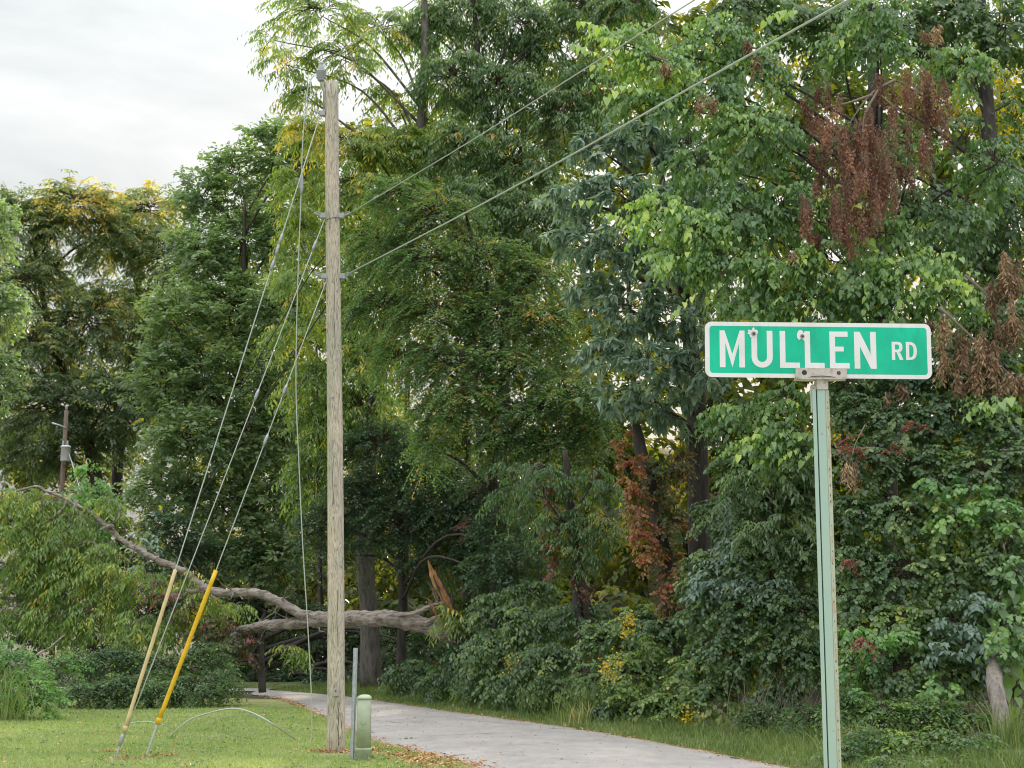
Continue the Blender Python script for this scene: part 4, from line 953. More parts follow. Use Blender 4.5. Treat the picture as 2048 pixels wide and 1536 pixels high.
for k_ in range(9):
    x_, y_ = 868 + rng.uniform(0, 40), 1205 + rng.uniform(-10, 35)
    splinter([(x_, y_, 32.8), (x_ - rng.uniform(4, 14), y_ - rng.uniform(10, 26), 32.75), (x_ - rng.uniform(8, 26), y_ - rng.uniform(20, 42), 32.7)], (.018, .014, .003), .012, 'split_wood' if k_ % 2 else 'bark_fallen')
splinter([(905,1225,32.75),(893,1200,32.72),(880,1180,32.72)], (.05,.06,.01), .05, 'split_wood')
splinter([(890,1205,32.85),(860,1213,32.9),(830,1226,33),(795,1233,33.1)], (.03,.05,.06,.05), .05, 'bark_fallen')
splinter([(850,1247,33),(868,1238,32.95),(885,1228,32.9)], (.07,.06,.01), .06, 'bark_fallen')
splinter([(905,1215,32.75),(905,1195,32.72),(902,1180,32.7)], (.04,.03,.008), .04, 'bark_dark')
# its leaves
fol, tw = Foliage(), Foliage()
for i, cl in enumerate([(20,1010,60,50,36.5,.75),(90,1020,70,45,36.2,.62),(150,1050,60,40,36,.6),(40,1080,60,50,36,.7),(110,1110,70,50,35.8,.62),(190,1110,50,40,35.6,.6),(60,1160,60,40,36,.5),(140,1160,60,45,35.6,.55),(215,1160,60,45,35.4,.58),(290,1160,40,30,35.2,.6),(30,1220,60,40,35.8,.5),(110,1230,60,40,35.4,.48),(190,1230,60,45,35.2,.5),(270,1270,60,60,34.8,.55),(260,1330,50,35,34.6,.5),(400,1200,30,20,34.9,.7),(430,1220,40,25,35,.7),(470,1215,35,18,35.5,.55),(380,1150,12,16,35,.6),(570,1300,30,22,35.2,.5),(350,1240,50,40,35.4,.45),(890,1225,20,25,32.6,.75),(905,1250,18,18,32.6,.6),(210,1010,30,30,36,.62)]):
    c, R = clump_at(*cl[:5])
    clump_fill(fol, tw, 'lance', c, R, 4.4, v=cl[5] - .02, size=1.15, seed=700+i, droop=.6, arch=.2)
TOTAL[0] += sum(len(t_) for t_ in fol.T)
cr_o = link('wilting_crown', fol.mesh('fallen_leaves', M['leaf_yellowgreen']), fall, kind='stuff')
link('twigs', tw.mesh('fallen_twigs', M['twig_pale']), cr_o, kind='stuff')
plant('berry_vine', 'vine with red leaves and berries hanging below the fallen limb', 'creeper', gx(P(420,1260,34.4)),
      [(300,1170,28,16,34.8,dict(v=.5)),(330,1195,35,20,34.8,dict(v=.6)),(370,1215,35,22,34.8),(430,1245,40,25,34.6),(470,1270,45,30,34.4),(400,1280,45,35,34.4),(440,1310,45,35,34.2),(500,1300,30,30,34.3),(380,1330,30,30,34.2,dict(v=.5))],
      'ivy', 'leaf_red', lai=2.0, size=.75, seed=27, v=.22, vvar=.22, limbs=False, trunk=T_([(525,1385,34.6),(522,1320,34.6),(520,1265,34.7)]), trunk_r=(.09,.08,.06))

# ---- tall grass tufts and flowering weeds
def tuft(label, px, py, Y, h, n_, spread, v=.45, cat='grass tuft', name='grass_tuft', lean=.8):
    g = P(px, py, Y); g[2] = 0.0
    x = g[0] + rng.normal(0, spread, n_); y = g[1] + rng.normal(0, spread*.6, n_)
    V, T, vq = blades(np.stack([x, y, 0*x], 1), h*rng.uniform(.5, 1.1, n_), rng.uniform(.012, .022, n_), v + rng.normal(0, .15, n_), lean)
    o = link(name, np_mesh(name, V - g, T, M['tallgrass'], vq), label=label, cat=cat)
    o.location = tuple(g)
tuft('spray of tall thin grass at the lower left edge', 15, 1440, 27, 1.1, 60, .25, .6)
tuft('tall grass clump drooping below the yellow flowers', 1180, 1430, 26.6, .85, 150, .22, .3)
tuft('dry tan grass clump left of the yellow flowers', 1165, 1445, 26.2, .45, 80, .12, .9)
tuft('tall grass tuft at the lower right edge by the old trunk', 2035, 1530, 19.4, .8, 200, .25, .5)
tuft('long grass right of the sign post foot', 1720, 1530, 19.2, .5, 260, .2, .6)
tuft('small grass tuft growing in the road crack', 815, 1471, 22.9, .06, 60, .06, .5)
tuft('dark drooping grass clump among the bank weeds', 1070, 1400, 28.6, .7, 110, .2, .2)
def goldenrod(label, px, py, Y, spots):
    g = P(px, py, Y); g0 = np.array([g[0], g[1], 0.0])
    root = empty('flowering_weed', g0, label=label, cat='flower')
    for (a, b_) in spots:
        q = P(a, b_, Y)
        link('stem', MB().tube([g0 + rng.normal(0, .05, 3)*np.array([1,1,0]), (g0+q)/2 + arr0(0,0,.1), q], [.006,.005,.003], 5).mesh('stem', M['tallgrass'], True), root)
        fo = Foliage(); n_ = 45
        c = q + rng.normal(0, 1, (n_, 3)) * np.array([.06, .06, .10])
        fo.leaves(c, rng.normal(0, 1, (n_, 3)), rng.normal(0, 1, (n_, 3)), rng.uniform(.03, .05, n_), rng.uniform(.02, .04, n_), rng.uniform(0, 1, n_), 'dia')
        link('flower_head', fo.mesh('flower_head', M['flower']), root, kind='stuff')
def arr0(*p): return np.array(p, float)
goldenrod('yellow goldenrod flowers highest on the bank', 1255, 1400, 26.2, [(1258,1250),(1250,1262),(1262,1242)])
goldenrod('bright yellow goldenrod flowers low on the bank', 1220, 1440, 26.0, [(1210,1340),(1214,1328),(1222,1348),(1238,1322)])
goldenrod('small yellow flowers near the broken stump', 1035, 1400, 29.4, [(1036,1336),(1044,1338),(1020,1325)])
goldenrod('single yellow flower at the edge of the verge', 1375, 1470, 24.4, [(1374,1440),(1376,1436)])
# ================================================================== THINGS
def arr(*p): return np.array(p, float)
def wire(name, label, cat, pts, r, mat, per=8, group=None, n=6):
    p = spline(pts, per)
    mb = MB().tube(p - p[0], np.full(len(p), r), n)
    o = link(name, mb.mesh(name, mat, smooth=True), label=label, cat=cat, group=group)
    o.location = tuple(p[0])
    return o
M['steel'] = plain('steel', (.42,.44,.46), .5, .6, .2, 30)
M['galv'] = plain('galv', (.50,.54,.60), .55, .3, .18, 18)
M['wire_pale'] = plain('wire_pale', (.52,.57,.53), .5, .3, .15, 40)
M['wire_dark'] = plain('wire_dark', (.035,.035,.035), .6)
M['insul'] = plain('insul', (.42,.46,.49), .35, 0, .08, 10)
M['guard_yellow'] = plain('guard_yellow', (.82,.50,.01), .45, 0, .16, 9)
M['guard_cream'] = plain('guard_cream', (.72,.57,.30), .55, 0, .15, 8)
M['xfmr'] = plain('xfmr', (.78,.81,.86), .5, 0, .06, 6)

# ---- weathered pole wood: long grain, checks, greyer and greenish low down
m, t, b, o = new_mat('pole_wood')
n1 = noise(t, 34, 6, .66, stretch=(1, 1, .13), dist=2.2); n2 = noise(t, 2.2, 4, .6, stretch=(1, 1, .35))
r1 = ramp(t, [(.22,.19,.17),(.60,.53,.46),(.82,.74,.65)], [.36,.45,.60]); t.links.new(n1.outputs['Fac'], r1.inputs[0])
r2 = ramp(t, [(.80,.84,.80),(1.05,1.0,.95)], [.38,.6]); t.links.new(n2.outputs['Fac'], r2.inputs[0])
x1 = N(t, 'ShaderNodeMix', data_type='RGBA', blend_type='MULTIPLY'); x1.inputs['Factor'].default_value = 1
t.links.new(r1.outputs[0], x1.inputs['A']); t.links.new(r2.outputs[0], x1.inputs['B']); t.links.new(x1.outputs['Result'], b.inputs['Base Color'])
b.inputs['Roughness'].default_value = .9; bump(t, b, n1.outputs['Fac'], .8, .02)
M['pole_wood'] = m
base = G(672, 1508); YP = base[1]
top = P(665, 165, YP)
pole = empty('utility_pole', base, label='tall weathered wooden utility pole standing on the lawn beside the road', cat='utility pole')
pp = np.array([base + (top - base) * s + np.array([.012*math.sin(s*5), 0, 0]) for s in np.linspace(0, 1, 40)])
pp[0][2] -= .25
pr = np.interp(np.linspace(0, 1, 40), [0, .03, .12, 1], [.128, .122, .113, .092])
V, Fc = tube_np(pp, pr, 28, .008)
link('shaft', MB().add(V, Fc).mesh('pole_shaft', M['pole_wood'], smooth=True), pole)
def on_pole(py, dx=0, dy=0):
    c = pp[np.argmin(abs(pp[:, 2] - P(667, py, YP)[2]))]
    s_ = np.interp(P(667, py, YP)[2], pp[:, 2], np.arange(40)) ; s0 = int(s_); f_ = s_ - s0
    c = pp[s0] * (1 - f_) + pp[min(s0 + 1, 39)] * f_
    return c + np.array([dx, dy, 0])
# dark drying cracks in the wood
for (py0, py1, dx, w_) in ((1415, 1490, .045, .006), (1425, 1470, .085, .004), (905, 1010, -.02, .004), (1180, 1290, .03, .004), (560, 700, .02, .004)):
    a0, a1 = on_pole(py1), on_pole(py0)
    q = [a1 + (a0 - a1) * s + np.array([dx + .006*math.sin(s*9), 0, 0]) for s in np.linspace(0, 1, 9)]
    mbk = MB(); V = []
    for g in q:
        rr_ = np.interp(g[2], pp[:, 2], pr)
        xo = g[0] - np.interp(g[2], pp[:, 2], pp[:, 0])
        yf = np.interp(g[2], pp[:, 2], pp[:, 1]) - math.sqrt(max(rr_**2 - xo**2, 1e-4)) - .003
        wq = w_ * rng.uniform(.4, 1)
        V += [(g[0]-wq, yf, g[2]), (g[0]+wq, yf, g[2])]
    mbk.add(V, [(2*i, 2*i+1, 2*i+3, 2*i+2) for i in range(len(q)-1)])
    link('drying_crack', mbk.mesh('pole_crack', M['wire_dark']), pole)
# tag box low on the pole
c = on_pole(1384, .012, -.118)
mb = MB().box(c + arr(-.038,-.04,-.045), c + arr(.038,.02,.045))
bx = link('junction_box', mb.mesh('junction_box', plain('box_grey', (.46,.45,.43), .6), False), pole)
link('screw', MB().box(c + arr(-.008,-.046,.012), c + arr(.008,-.0402,.028)).mesh('screw', M['wire_dark']), bx)
# ridge pin insulator on a bracket at the top
ic = P(642, 150, YP)
mb = MB()
prof = [(.0,-.085),(.045,-.085),(.052,-.06),(.048,-.05)]
z = -.05
for k in range(4):
    prof += [(.047, z), (.068, z + .006), (.066, z + .014), (.05, z + .022)]
    z += .030
prof += [(.05, z), (.046, z + .05), (.03, z + .07), (.03, z + .085), (.038, z + .10), (.025, z + .115), (.0, z + .115)]
mb.lathe(ic, prof, 20)
ins = link('insulator', mb.mesh('insulator', M['insul'], smooth=True), pole)
mb = MB().tube([ic + arr(.0,0,-.085), ic + arr(.02,0,-.13), ic + arr(.055,-.02,-.22), on_pole(235, -.105, -.02)], [.02,.024,.022,.018], 8)
link('insulator_bracket', mb.mesh('insulator_bracket', M['steel'], smooth=True), pole)
for py in (185, 222):
    c = on_pole(py, -.098, -.03)
    link('bracket_bolt', MB().lathe(c + arr(0,0,-.015), [(.018,0),(.018,.03)], 6).mesh('bracket_bolt', M['steel']), pole)
# clamps where the wires and guys are made off
def clamp(py, side):
    mbk = MB()
    c = on_pole(py, side * .125, -.02)
    mbk.box(c + arr(-.04,-.03,-.035), c + arr(.04,.03,.035))
    mbk.tube([c + arr(side*.03,0,0), c + arr(side*.09,-.01,.02), c + arr(side*.13,-.02,.03)], [.018,.014,.012], 6)
    mbk.tube([c + arr(side*.03,0,.02), c + arr(side*.08,-.02,.05), c + arr(side*.12,-.03,.03)], [.008,.008,.006], 5)
    return link('clamp', mbk.mesh('clamp', M['steel'], False), pole)
for py, sd_ in ((228, -1), (432, -1), (432, 1), (553, -1), (553, 1)): clamp(py, sd_)
for py in (440,):
    q = []
    for a in np.linspace(math.pi*1.05, math.pi*1.95, 12):
        c = on_pole(py - 12*(a/math.pi - 1.5)); q.append(c + arr(.108*math.cos(a), .108*math.sin(a), 0))
    link('tie_wire', MB().tube(q, [.004]*12, 5).mesh('tie_wire', M['wire_dark'], True), pole)

# ---- wires from the pole
A1 = on_pole(550, .25, -.03); A1 = P(697, 547, YP - .05)
B = P(1700, -2, 9.0)
wire('overhead_wire', 'thick pale overhead wire crossing lowest, from mid pole to the upper right', 'wire', [A1, (A1+B)/2 + arr(0,0,-.04), B, B + (B-A1)*.8], .009, M['wire_pale'], 10)
A2 = P(700, 426, YP - .05); B = P(1392, -2, 11.0)
wire('overhead_wire', 'thinner overhead wire running to the right from the upper pole clamp', 'wire', [A2, (A2+B)/2 + arr(0,0,-.03), B, B + (B-A2)*.8], .0062, M['wire_pale'], 10)
A3 = P(650, 124, YP); B = P(828, 0, 15.0)
wire('overhead_wire', 'fine overhead wire leaving the insulator at the pole top', 'wire', [A3, (A3+B)/2, B, B + (B-A3)*2.5], .006, M['wire_pale'], 10)
def on_line(a, b, py):
    """the place on segment a-b that the photograph shows at row py"""
    s = np.linspace(0, 1, 2001)[:, None]; q = a + (b - a) * s
    zc = q[:, 1]*CP + (q[:, 2]-EYE)*SP; yc = (q[:, 2]-EYE)*CP - q[:, 1]*SP
    row = 768 - F * yc / zc
    return q[np.argmin(abs(row - py))]
anc1 = G(228, 1526); anc2 = G(287, 1521)
g1t = P(641, 228, YP - .03); g2t = P(651, 434, YP - .03); g3t = P(655, 556, YP - .03)
def guy(label, a, b_, r=.0075, grips=()):
    o = wire('guy_wire', label, 'guy wire', [a, (a+b_)/2, b_], r, M['wire_pale'], 4)
    for py in grips:
        c = on_line(a, b_, py); d = (b_ - a) / np.linalg.norm(b_ - a)
        q = [c - d*.09, c - d*.03, c + d*.03, c + d*.09]
        link('grip', MB().tube(q, [.012,.022,.022,.012], 7).mesh('grip', M['steel'], True), o)
    return o
rod_top = on_line(g1t, anc1, 1472)
guy('longest guy wire, from the pole top down into the pale guard', g1t, rod_top, .008, (478, 500, 530))
guy('middle guy wire ending bare beside the pale guard', g2t, on_line(g2t, anc1, 1490), .007, (492, 790))
guy('shortest guy wire running down into the bright yellow guard', g3t, on_line(g3t, anc2, 1446), .007, (780, 880))
def guard(label, a, b_, mat, r):
    root = empty('guy_guard', b_, label=label, cat='guy guard')
    d = (b_ - a) / np.linalg.norm(b_ - a)
    s = np.linspace(0, 1, 12)[:, None]
    link('tube', MB().tube(a + (b_ - a) * s, np.full(12, r), 12).mesh('guard_tube', mat, True), root)
    link('end_clip', MB().tube([b_ - d*.06, b_ - d*.03, b_ + d*.01], [r*1.25, r*1.3, r*1.1], 10).mesh('guard_clip', mat, True), root)
    return root
guard('faded cream plastic guy guard, left of the two', on_line(g1t, anc1, 1139), on_line(g1t, anc1, 1462), M['guard_cream'], .024)
guard('bright yellow plastic guy guard, right of the two', on_line(g3t, anc2, 1141), on_line(g3t, anc2, 1446), M['guard_yellow'], .028)
# anchor rods
root = empty('anchor_rod', anc1, label='grey steel anchor rod below the cream guard', cat='anchor rod')
link('rod', MB().tube([anc1 + arr(0,0,-.1), anc1 + (rod_top-anc1)*.5, rod_top], [.012]*3, 8).mesh('rod', M['galv'], True), root)
q = on_line(g1t, anc1, 1482)
link('eye', MB().tube([rod_top + (q-rod_top)*-.5, rod_top, q, q + (q-rod_top)], [.016,.028,.03,.014], 8).mesh('eye', M['steel'], True), root)
e0 = on_line(g3t, anc2, 1448)
wire('anchor_rod', 'pale bent anchor rod below the yellow guard', 'anchor rod', [e0, P(303,1482,(e0[1]+anc2[1])/2), anc2 + arr(0,0,-.05)], .016, M['wire_pale'], 6)
# the loose conductor hanging beside the pole
hp = [(628,150),(618,168),(612,205),(605,290),(603,365),(599,470),(594,620),(592,780),(598,930),(606,1100),(616,1260),(623,1400),(623,1470),(619,1488)]
hw = wire('hanging_wire', 'loose slack wire hanging from the insulator to the grass', 'wire', [P(a, b_, YP - .06 - .25*i/13) for i, (a, b_) in enumerate(hp)], .0075, M['wire_pale'], 6)
c = P(603, 368, YP-.14)
link('splice', MB().tube([c + arr(0,0,-.16), c + arr(0,0,-.06), c + arr(0,0,.06), c + arr(0,0,.14)], [.012,.026,.026,.012], 8).mesh('splice', M['insul'], True), hw)
# dark cables dragged down behind
wire('service_cable', 'dark cable sloping from the pole down behind the guys to the fallen trunk', 'cable',
     [P(656,606,YP), P(583,717,23), P(521,810,26), P(448,922,30), P(360,1052,34), P(290,1172,36)], .011, M['wire_dark'], 6)
wire('service_cable', 'thin dark cable sloping left, above the other dark cable', 'cable',
     [P(650,512,YP), P(616,555,21), P(539,681,24), P(416,884,30), P(296,1079,36)], .009, M['wire_dark'], 6)
# curled wires lying on the lawn
a, b_ = G(340,1478), G(592,1484)
wire('curled_wire', 'pale stiff wire arching high over the lawn', 'wire', [G(341,1476)+arr(0,0,.02), P(352,1462,22.6), P(385,1437,22.5), P(455,1418,22.2), P(500,1424,22), P(550,1451,21.8), G(594,1484)+arr(0,0,.02)], .012, M['wire_pale'], 8)
wire('curled_wire', 'pale wire curving low over the grass behind the guards', 'wire', [G(228,1458)+arr(0,0,.02), P(250,1449,24), P(290,1443,23.8), P(330,1451,23.6), G(358,1466)+arr(0,0,.02)], .009, M['wire_pale'], 8)

# ---- green cable pedestal
pb = G(727, 1521)
ped = empty('cable_pedestal', pb, label='squat green plastic cable pedestal with domed cap beside the pole', cat='cable pedestal')
M['ped'] = plain('ped', (.40,.46,.33), .55, 0, .14, 9, .15)
M['ped_top'] = plain('ped_top', (.52,.60,.44), .5, 0, .08, 9)
k = mpp(pb + arr(0,0,.4)); H = 128 * k
link('base', MB().lathe(pb, [(.0,-.05),(.098,-.05),(.098,.12),(.104,.13),(.104,.15),(.094,.155),(.0,.155)], 32, 3.2).mesh('ped_base', M['ped'], True), ped)
link('housing', MB().lathe(pb, [(.0,.156),(.088,.156),(.088,H*.55),(.086,H-.05),(.0,H-.05)], 32, 3.2).mesh('ped_body', M['ped'], True), ped)
link('cap', MB().lathe(pb, [(.0,H-.049),(.091,H-.049),(.091,H-.03),(.078,H-.012),(.045,H+.004),(.0,H+.008)], 32, 3.2).mesh('ped_cap', M['ped_top'], True), ped)
for (dz, s_) in ((.60, .03), (.50, .026)):
    q = [pb + arr(s_*math.cos(a), -.089 - .002, H*dz + .06*math.sin(a)*.5) for a in np.linspace(math.pi, 2*math.pi, 9)]
    link('embossed_ridge', MB().tube(q, [.004]*9, 5).mesh('ridge', M['ped'], True), ped)
q = pb + arr(.03, -.100, .06)
link('warning_label', MB().box(q + arr(-.022,-.004,-.03), q + arr(.022,.0,.03)).mesh('warn', plain('warn', (.22,.27,.18), .6)), ped)
# ---- galvanised marker post
mpb = G(704, 1521)
mt = P(711, 1296, mpb[1])
post = empty('marker_post', mpb, label='thin leaning galvanised metal post beside the green pedestal', cat='post')
ax = (mt - mpb)
prof = [(-.028,.012),(-.018,.012),(-.011,-.016),(.011,-.016),(.018,.012),(.028,.012),(.028,.016),(.016,.016),(.009,-.012),(-.009,-.012),(-.016,.016),(-.028,.016)]
mb = MB(); V = []
for s_ in (-.1, 1.0):
    for (x, y) in prof: V.append(mpb + ax*s_ + arr(x, y, 0))
npf = len(prof)
mb.add(V, [(i, (i+1) % npf, npf + (i+1) % npf, npf + i) for i in range(npf)] + [tuple(range(npf))[::-1], tuple(range(npf, 2*npf))])
link('channel', mb.mesh('marker_post', M['galv']), post)
mb = MB()
for k_ in range(9):
    c = mpb + ax * (.28 + .078*k_) + arr(0, -.0175, 0)
    mb.add([c + arr(.004*math.cos(a), 0, .004*math.sin(a)) for a in np.linspace(0, 2*math.pi, 8, endpoint=False)], [tuple(range(8))])
link('bolt_holes', mb.mesh('holes', M['wire_dark']), post, kind='stuff')

# ---- far pole with transformer
fb = P(133, 820, 62.0)
fp = empty('utility_pole', (fb[0], fb[1], 0), label='distant brown utility pole with a grey transformer, far left', cat='utility pole')
mb = MB().tube([arr(fb[0]-.15, fb[1], -.2), arr(fb[0], fb[1], fb[2])], [.12,.085], 12)
link('shaft', mb.mesh('far_shaft', bark_mat('far_pole_wood', (.12,.085,.065), (.26,.19,.15), 20, (1,1,.1)), True), fp)
c = P(131, 908, 61.7)
tr_ = link('transformer', MB().lathe(c, [(.0,-.30),(.17,-.30),(.19,-.27),(.19,.26),(.21,.27),(.21,.30),(.17,.34),(.0,.35)], 18).mesh('transformer', M['xfmr'], True), fp)
for dx in (-.12, .06):
    link('bushing', MB().lathe(c + arr(dx,0,.33), [(.03,0),(.05,.04),(.03,.07),(.05,.11),(.03,.14),(.035,.2),(.0,.22)], 8).mesh('bushing', M['insul'], True), tr_)
link('lamp_arm', MB().tube([P(131,856,61.9), P(118,850,61.7), P(104,846,61.5)], [.03,.03,.035], 6).mesh('lamp_arm', M['xfmr'], True), fp)
link('insulator', MB().lathe(fb + arr(0,0,.0), [(.03,0),(.07,.05),(.05,.1),(.07,.14),(.03,.2),(.0,.22)], 8).mesh('far_ins', M['insul'], True), fp)
wire('service_cable', 'thin pale guy line beside the distant pole', 'cable', [P(135,900,61.8), P(147,935,61), P(163,990,60)], .02, M['wire_pale'], 4)

# ================================================================== the street sign
SY = 4.08
sc_c = P(1636, 701, SY)
KS = .61 / 1818.0                 # metres per unit of the measured sign drawing
ROLL = .0105
sign = empty('street_sign', (P(1664, 1536, SY)[0] , SY, 0), label='green street name sign on a pale green channel post, reading MULLEN RD', cat='street sign')
def S(x, y, d):                   # drawing coordinates (y down) -> place; d metres towards the camera
    xx_, yy_ = x - 1006, y
    return np.array([sc_c[0] + (xx_*1.0 - yy_*-ROLL*-1)*KS, SY - d, sc_c[2] - (yy_ + xx_*ROLL)*KS])
def rrect(x0, y0, x1, y1, r, n=8):
    o = []
    for cx, cy_, a0 in ((x1-r, y0+r, -90), (x1-r, y1-r, 0), (x0+r, y1-r, 90), (x0+r, y0+r, 180)):
        for k_ in range(n+1):
            a = math.radians(a0 + 90*k_/n); o.append((cx + r*math.cos(a), cy_ + r*math.sin(a)))
    return o
def slab(pts, d0, d1):
    """prism of a closed outline between two distances from the sign plane"""
    n_ = len(pts); V = [S(x, y, d1) for x, y in pts] + [S(x, y, d0) for x, y in pts]
    return MB().add(V, [tuple(range(n_))[::-1], tuple(range(n_, 2*n_))] + [(i, (i+1) % n_, n_+(i+1) % n_, n_+i) for i in range(n_)])
def ringslab(outer, inner, d0, d1):
    n_ = len(outer); V = []
    for d in (d1, d0):
        V += [S(x, y, d) for x, y in outer] + [S(x, y, d) for x, y in inner]
    Fc = []
    for i in range(n_):
        j = (i+1) % n_
        Fc += [(i, n_+i, n_+j, j), (i, j, 2*n_+j, 2*n_+i), (n_+j, n_+i, 3*n_+i, 3*n_+j)]
    return MB().add(V, Fc)
def sheet_mat(name, col, rough, var, grime=.5):
    m, t, b, o = new_mat(name)
    n1 = noise(t, 7, 5, .6); n2 = noise(t, 260, 2, .5)
    r1 = ramp(t, [tuple(c*(1-var) for c in col), tuple(min(1, c*(1+var)) for c in col)], [.35,.65]); t.links.new(n1.outputs['Fac'], r1.inputs[0])
    n3 = noise(t, 16, 6, .75, stretch=(1, 1, .35)); r3 = ramp(t, [(.70,.72,.66),(1,1,1)], [.34,.50]); t.links.new(n3.outputs['Fac'], r3.inputs[0])
    x1 = N(t, 'ShaderNodeMix', data_type='RGBA', blend_type='MULTIPLY'); x1.inputs['Factor'].default_value = grime
    t.links.new(r1.outputs[0], x1.inputs['A']); t.links.new(r3.outputs[0], x1.inputs['B'])
    t.links.new(x1.outputs['Result'], b.inputs['Base Color']); b.inputs['Roughness'].default_value = rough
    bump(t, b, n2.outputs['Fac'], .12, .002)
    return m
M['sign_green'] = sheet_mat('sign_green', (.0,.62,.37), .4, .12, .6)
M['sign_white'] = sheet_mat('sign_white', (.94,.94,.94), .5, .03)
M['alu'] = plain('alu', (.6,.6,.6), .45, .7)
hw_, hh_ = 909, 226
blade = link('blade', slab(rrect(1006-hw_, -hh_, 1006+hw_, hh_, 55), 0, .002).mesh('sign_blade', M['alu']), sign)
outer = rrect(1006-hw_, -hh_, 1006+hw_, hh_, 55); inner = rrect(1006-hw_+37, -hh_+33, 1006+hw_-34, hh_-33, 26)
link('border', ringslab(outer, inner, .0022, .0026).mesh('sign_border', M['sign_white']), blade)
link('green_field', slab(rrect(1006-hw_+38, -hh_+34, 1006+hw_-35, hh_-34, 25), .0022, .0025).mesh('sign_field', M['sign_green']), blade)
Yt, Yb = -155, 146
def letter(pts):
    link('letter', slab(pts, .0026, .0031).mesh('letter', M['sign_white']), blade)
def box_letter(x0, w_, H0, H1, shape):
    h = H1 - H0
    letter([(x0 + a*w_, H1 - b_*h) for a, b_ in shape])
s_ = .225
box_letter(215, 201, Yt, Yb, [(0,0),(s_,0),(s_,.66),(.5,0),(1-s_,.66),(1-s_,0),(1,0),(1,1),(1-s_+.03,1),(.5,.36),(s_-.03,1),(0,1)])
# U
x0, x1, st = 470, 640, 46
n_ = 14
ro, ri = (x1-x0)/2, (x1-x0)/2 - st
cx = (x0+x1)/2; cyo = Yb - ro; 
pts = [(x0, Yt)] + [(cx - ro*math.cos(a), cyo + (ro)*math.sin(a)) for a in np.linspace(0, math.pi, n_)] + [(x1, Yt), (x1-st, Yt)]
pts += [(cx + ri*math.cos(a), cyo + (ri)*math.sin(a)) for a in np.linspace(0, math.pi, n_)] + [(x0+st, Yt)]
letter(pts)
box_letter(698, 159, Yt, Yb, [(0,0),(1,0),(1,.145),(.28,.145),(.28,1),(0,1)])
box_letter(898, 157, Yt, Yb, [(0,0),(1,0),(1,.145),(.28,.145),(.28,1),(0,1)])
box_letter(1098, 158, Yt, Yb, [(0,0),(1,0),(1,.145),(.28,.145),(.28,.46),(.72,.46),(.72,.59),(.28,.59),(.28,.86),(.93,.86),(.93,1),(0,1)])
s_ = .26
box_letter(1296, 176, Yt, Yb, [(0,0),(s_,0),(s_,.60),(1-s_,0),(1,0),(1,1),(1-s_,1),(1-s_,.40),(s_,1),(0,1)])
def dring(x0, x1, y0, y1, st):
    """D shape as a ring with flat left side"""
    r_ = min((y1-y0)/2, (x1-x0)*.75); a = np.linspace(-math.pi/2, math.pi/2, 13)
    cy_ = (y0+y1)/2
    def side(xa, xb, ya, yb, rr_):
        o = [(xa, yb), (xa, ya)]
        rx = min(rr_, xb - xa)
        ry = (yb-ya)/2
        for q in a:
            e = 2.6
            cx_, sx_ = abs(math.cos(q))**(2/e), abs(math.sin(q))**(2/e)*(1 if q > 0 else -1)
            o.append((xb - rx + rx*cx_, (ya+yb)/2 + ry*sx_))
        return o
    return side(x0, x1, y0, y1, r_), side(x0+st, x1-st, y0+st*.85, y1-st*.85, r_-st)
y0, y1 = -76, 72
oo, ii = dring(1597, 1683, y0, y0+86, 26)
link('letter', ringslab(oo, ii, .0026, .0031).mesh('letter', M['sign_white']), blade)
rl = link('letter_leg', slab([(1597, y0+86.3), (1623, y0+86.3), (1623, y1), (1597, y1)], .0026, .0031).mesh('letter_leg', M['sign_white']), blade)
link('letter_leg', slab([(1636, y0+86.3), (1663, y0+86.3), (1688, y1), (1659, y1)], .0026, .0031).mesh('letter_leg', M['sign_white']), blade)
oo, ii = dring(1711, 1798, y0, y1, 26)
link('letter', ringslab(oo, ii, .0026, .0031).mesh('letter', M['sign_white']), blade)
# two bullet dents with chipped paint
def dent(x, y, r_, seed):
    rr_ = np.random.default_rng(seed)
    pts = []
    for k_ in range(17):
        a = 2*math.pi*(k_ + rr_.uniform(-.3, .3))/17; q = r_*rr_.uniform(.5, 1.12)
        pts.append((x + q*math.cos(a), y + q*math.sin(a)))
    ch = link('paint_chip', slab(pts, .0032, .0036).mesh('paint_chip', M['sign_white']), blade)
    n_ = 20; V = []; Fc = []
    for (q, d) in ((r_*.42, .0037), (r_*.36, .0062), (r_*.27, .0056), (r_*.17, .0040), (0.5, .0038)):
        V += [S(x+2 + q*math.cos(2*math.pi*i/n_), y+6 + q*math.sin(2*math.pi*i/n_), d) for i in range(n_)]
    for j in range(4):
        Fc += [(j*n_+i, (j+1)*n_+i, (j+1)*n_+(i+1) % n_, j*n_+(i+1) % n_) for i in range(n_)]
    link('bullet_dent', MB().add(V, Fc).mesh('dent', plain('dent_metal', (.42,.42,.42), .5, .3), True), ch)
    link('bullet_hole', slab([(x+4 + r_*.16*math.cos(q), y+8 + r_*.15*math.sin(q)) for q in np.linspace(0, 2*math.pi, 10, endpoint=False)], .0050, .0064).mesh('hole', M['wire_dark']), ch)
dent(487, -136, 46, 4); dent(878, -119, 44, 9)
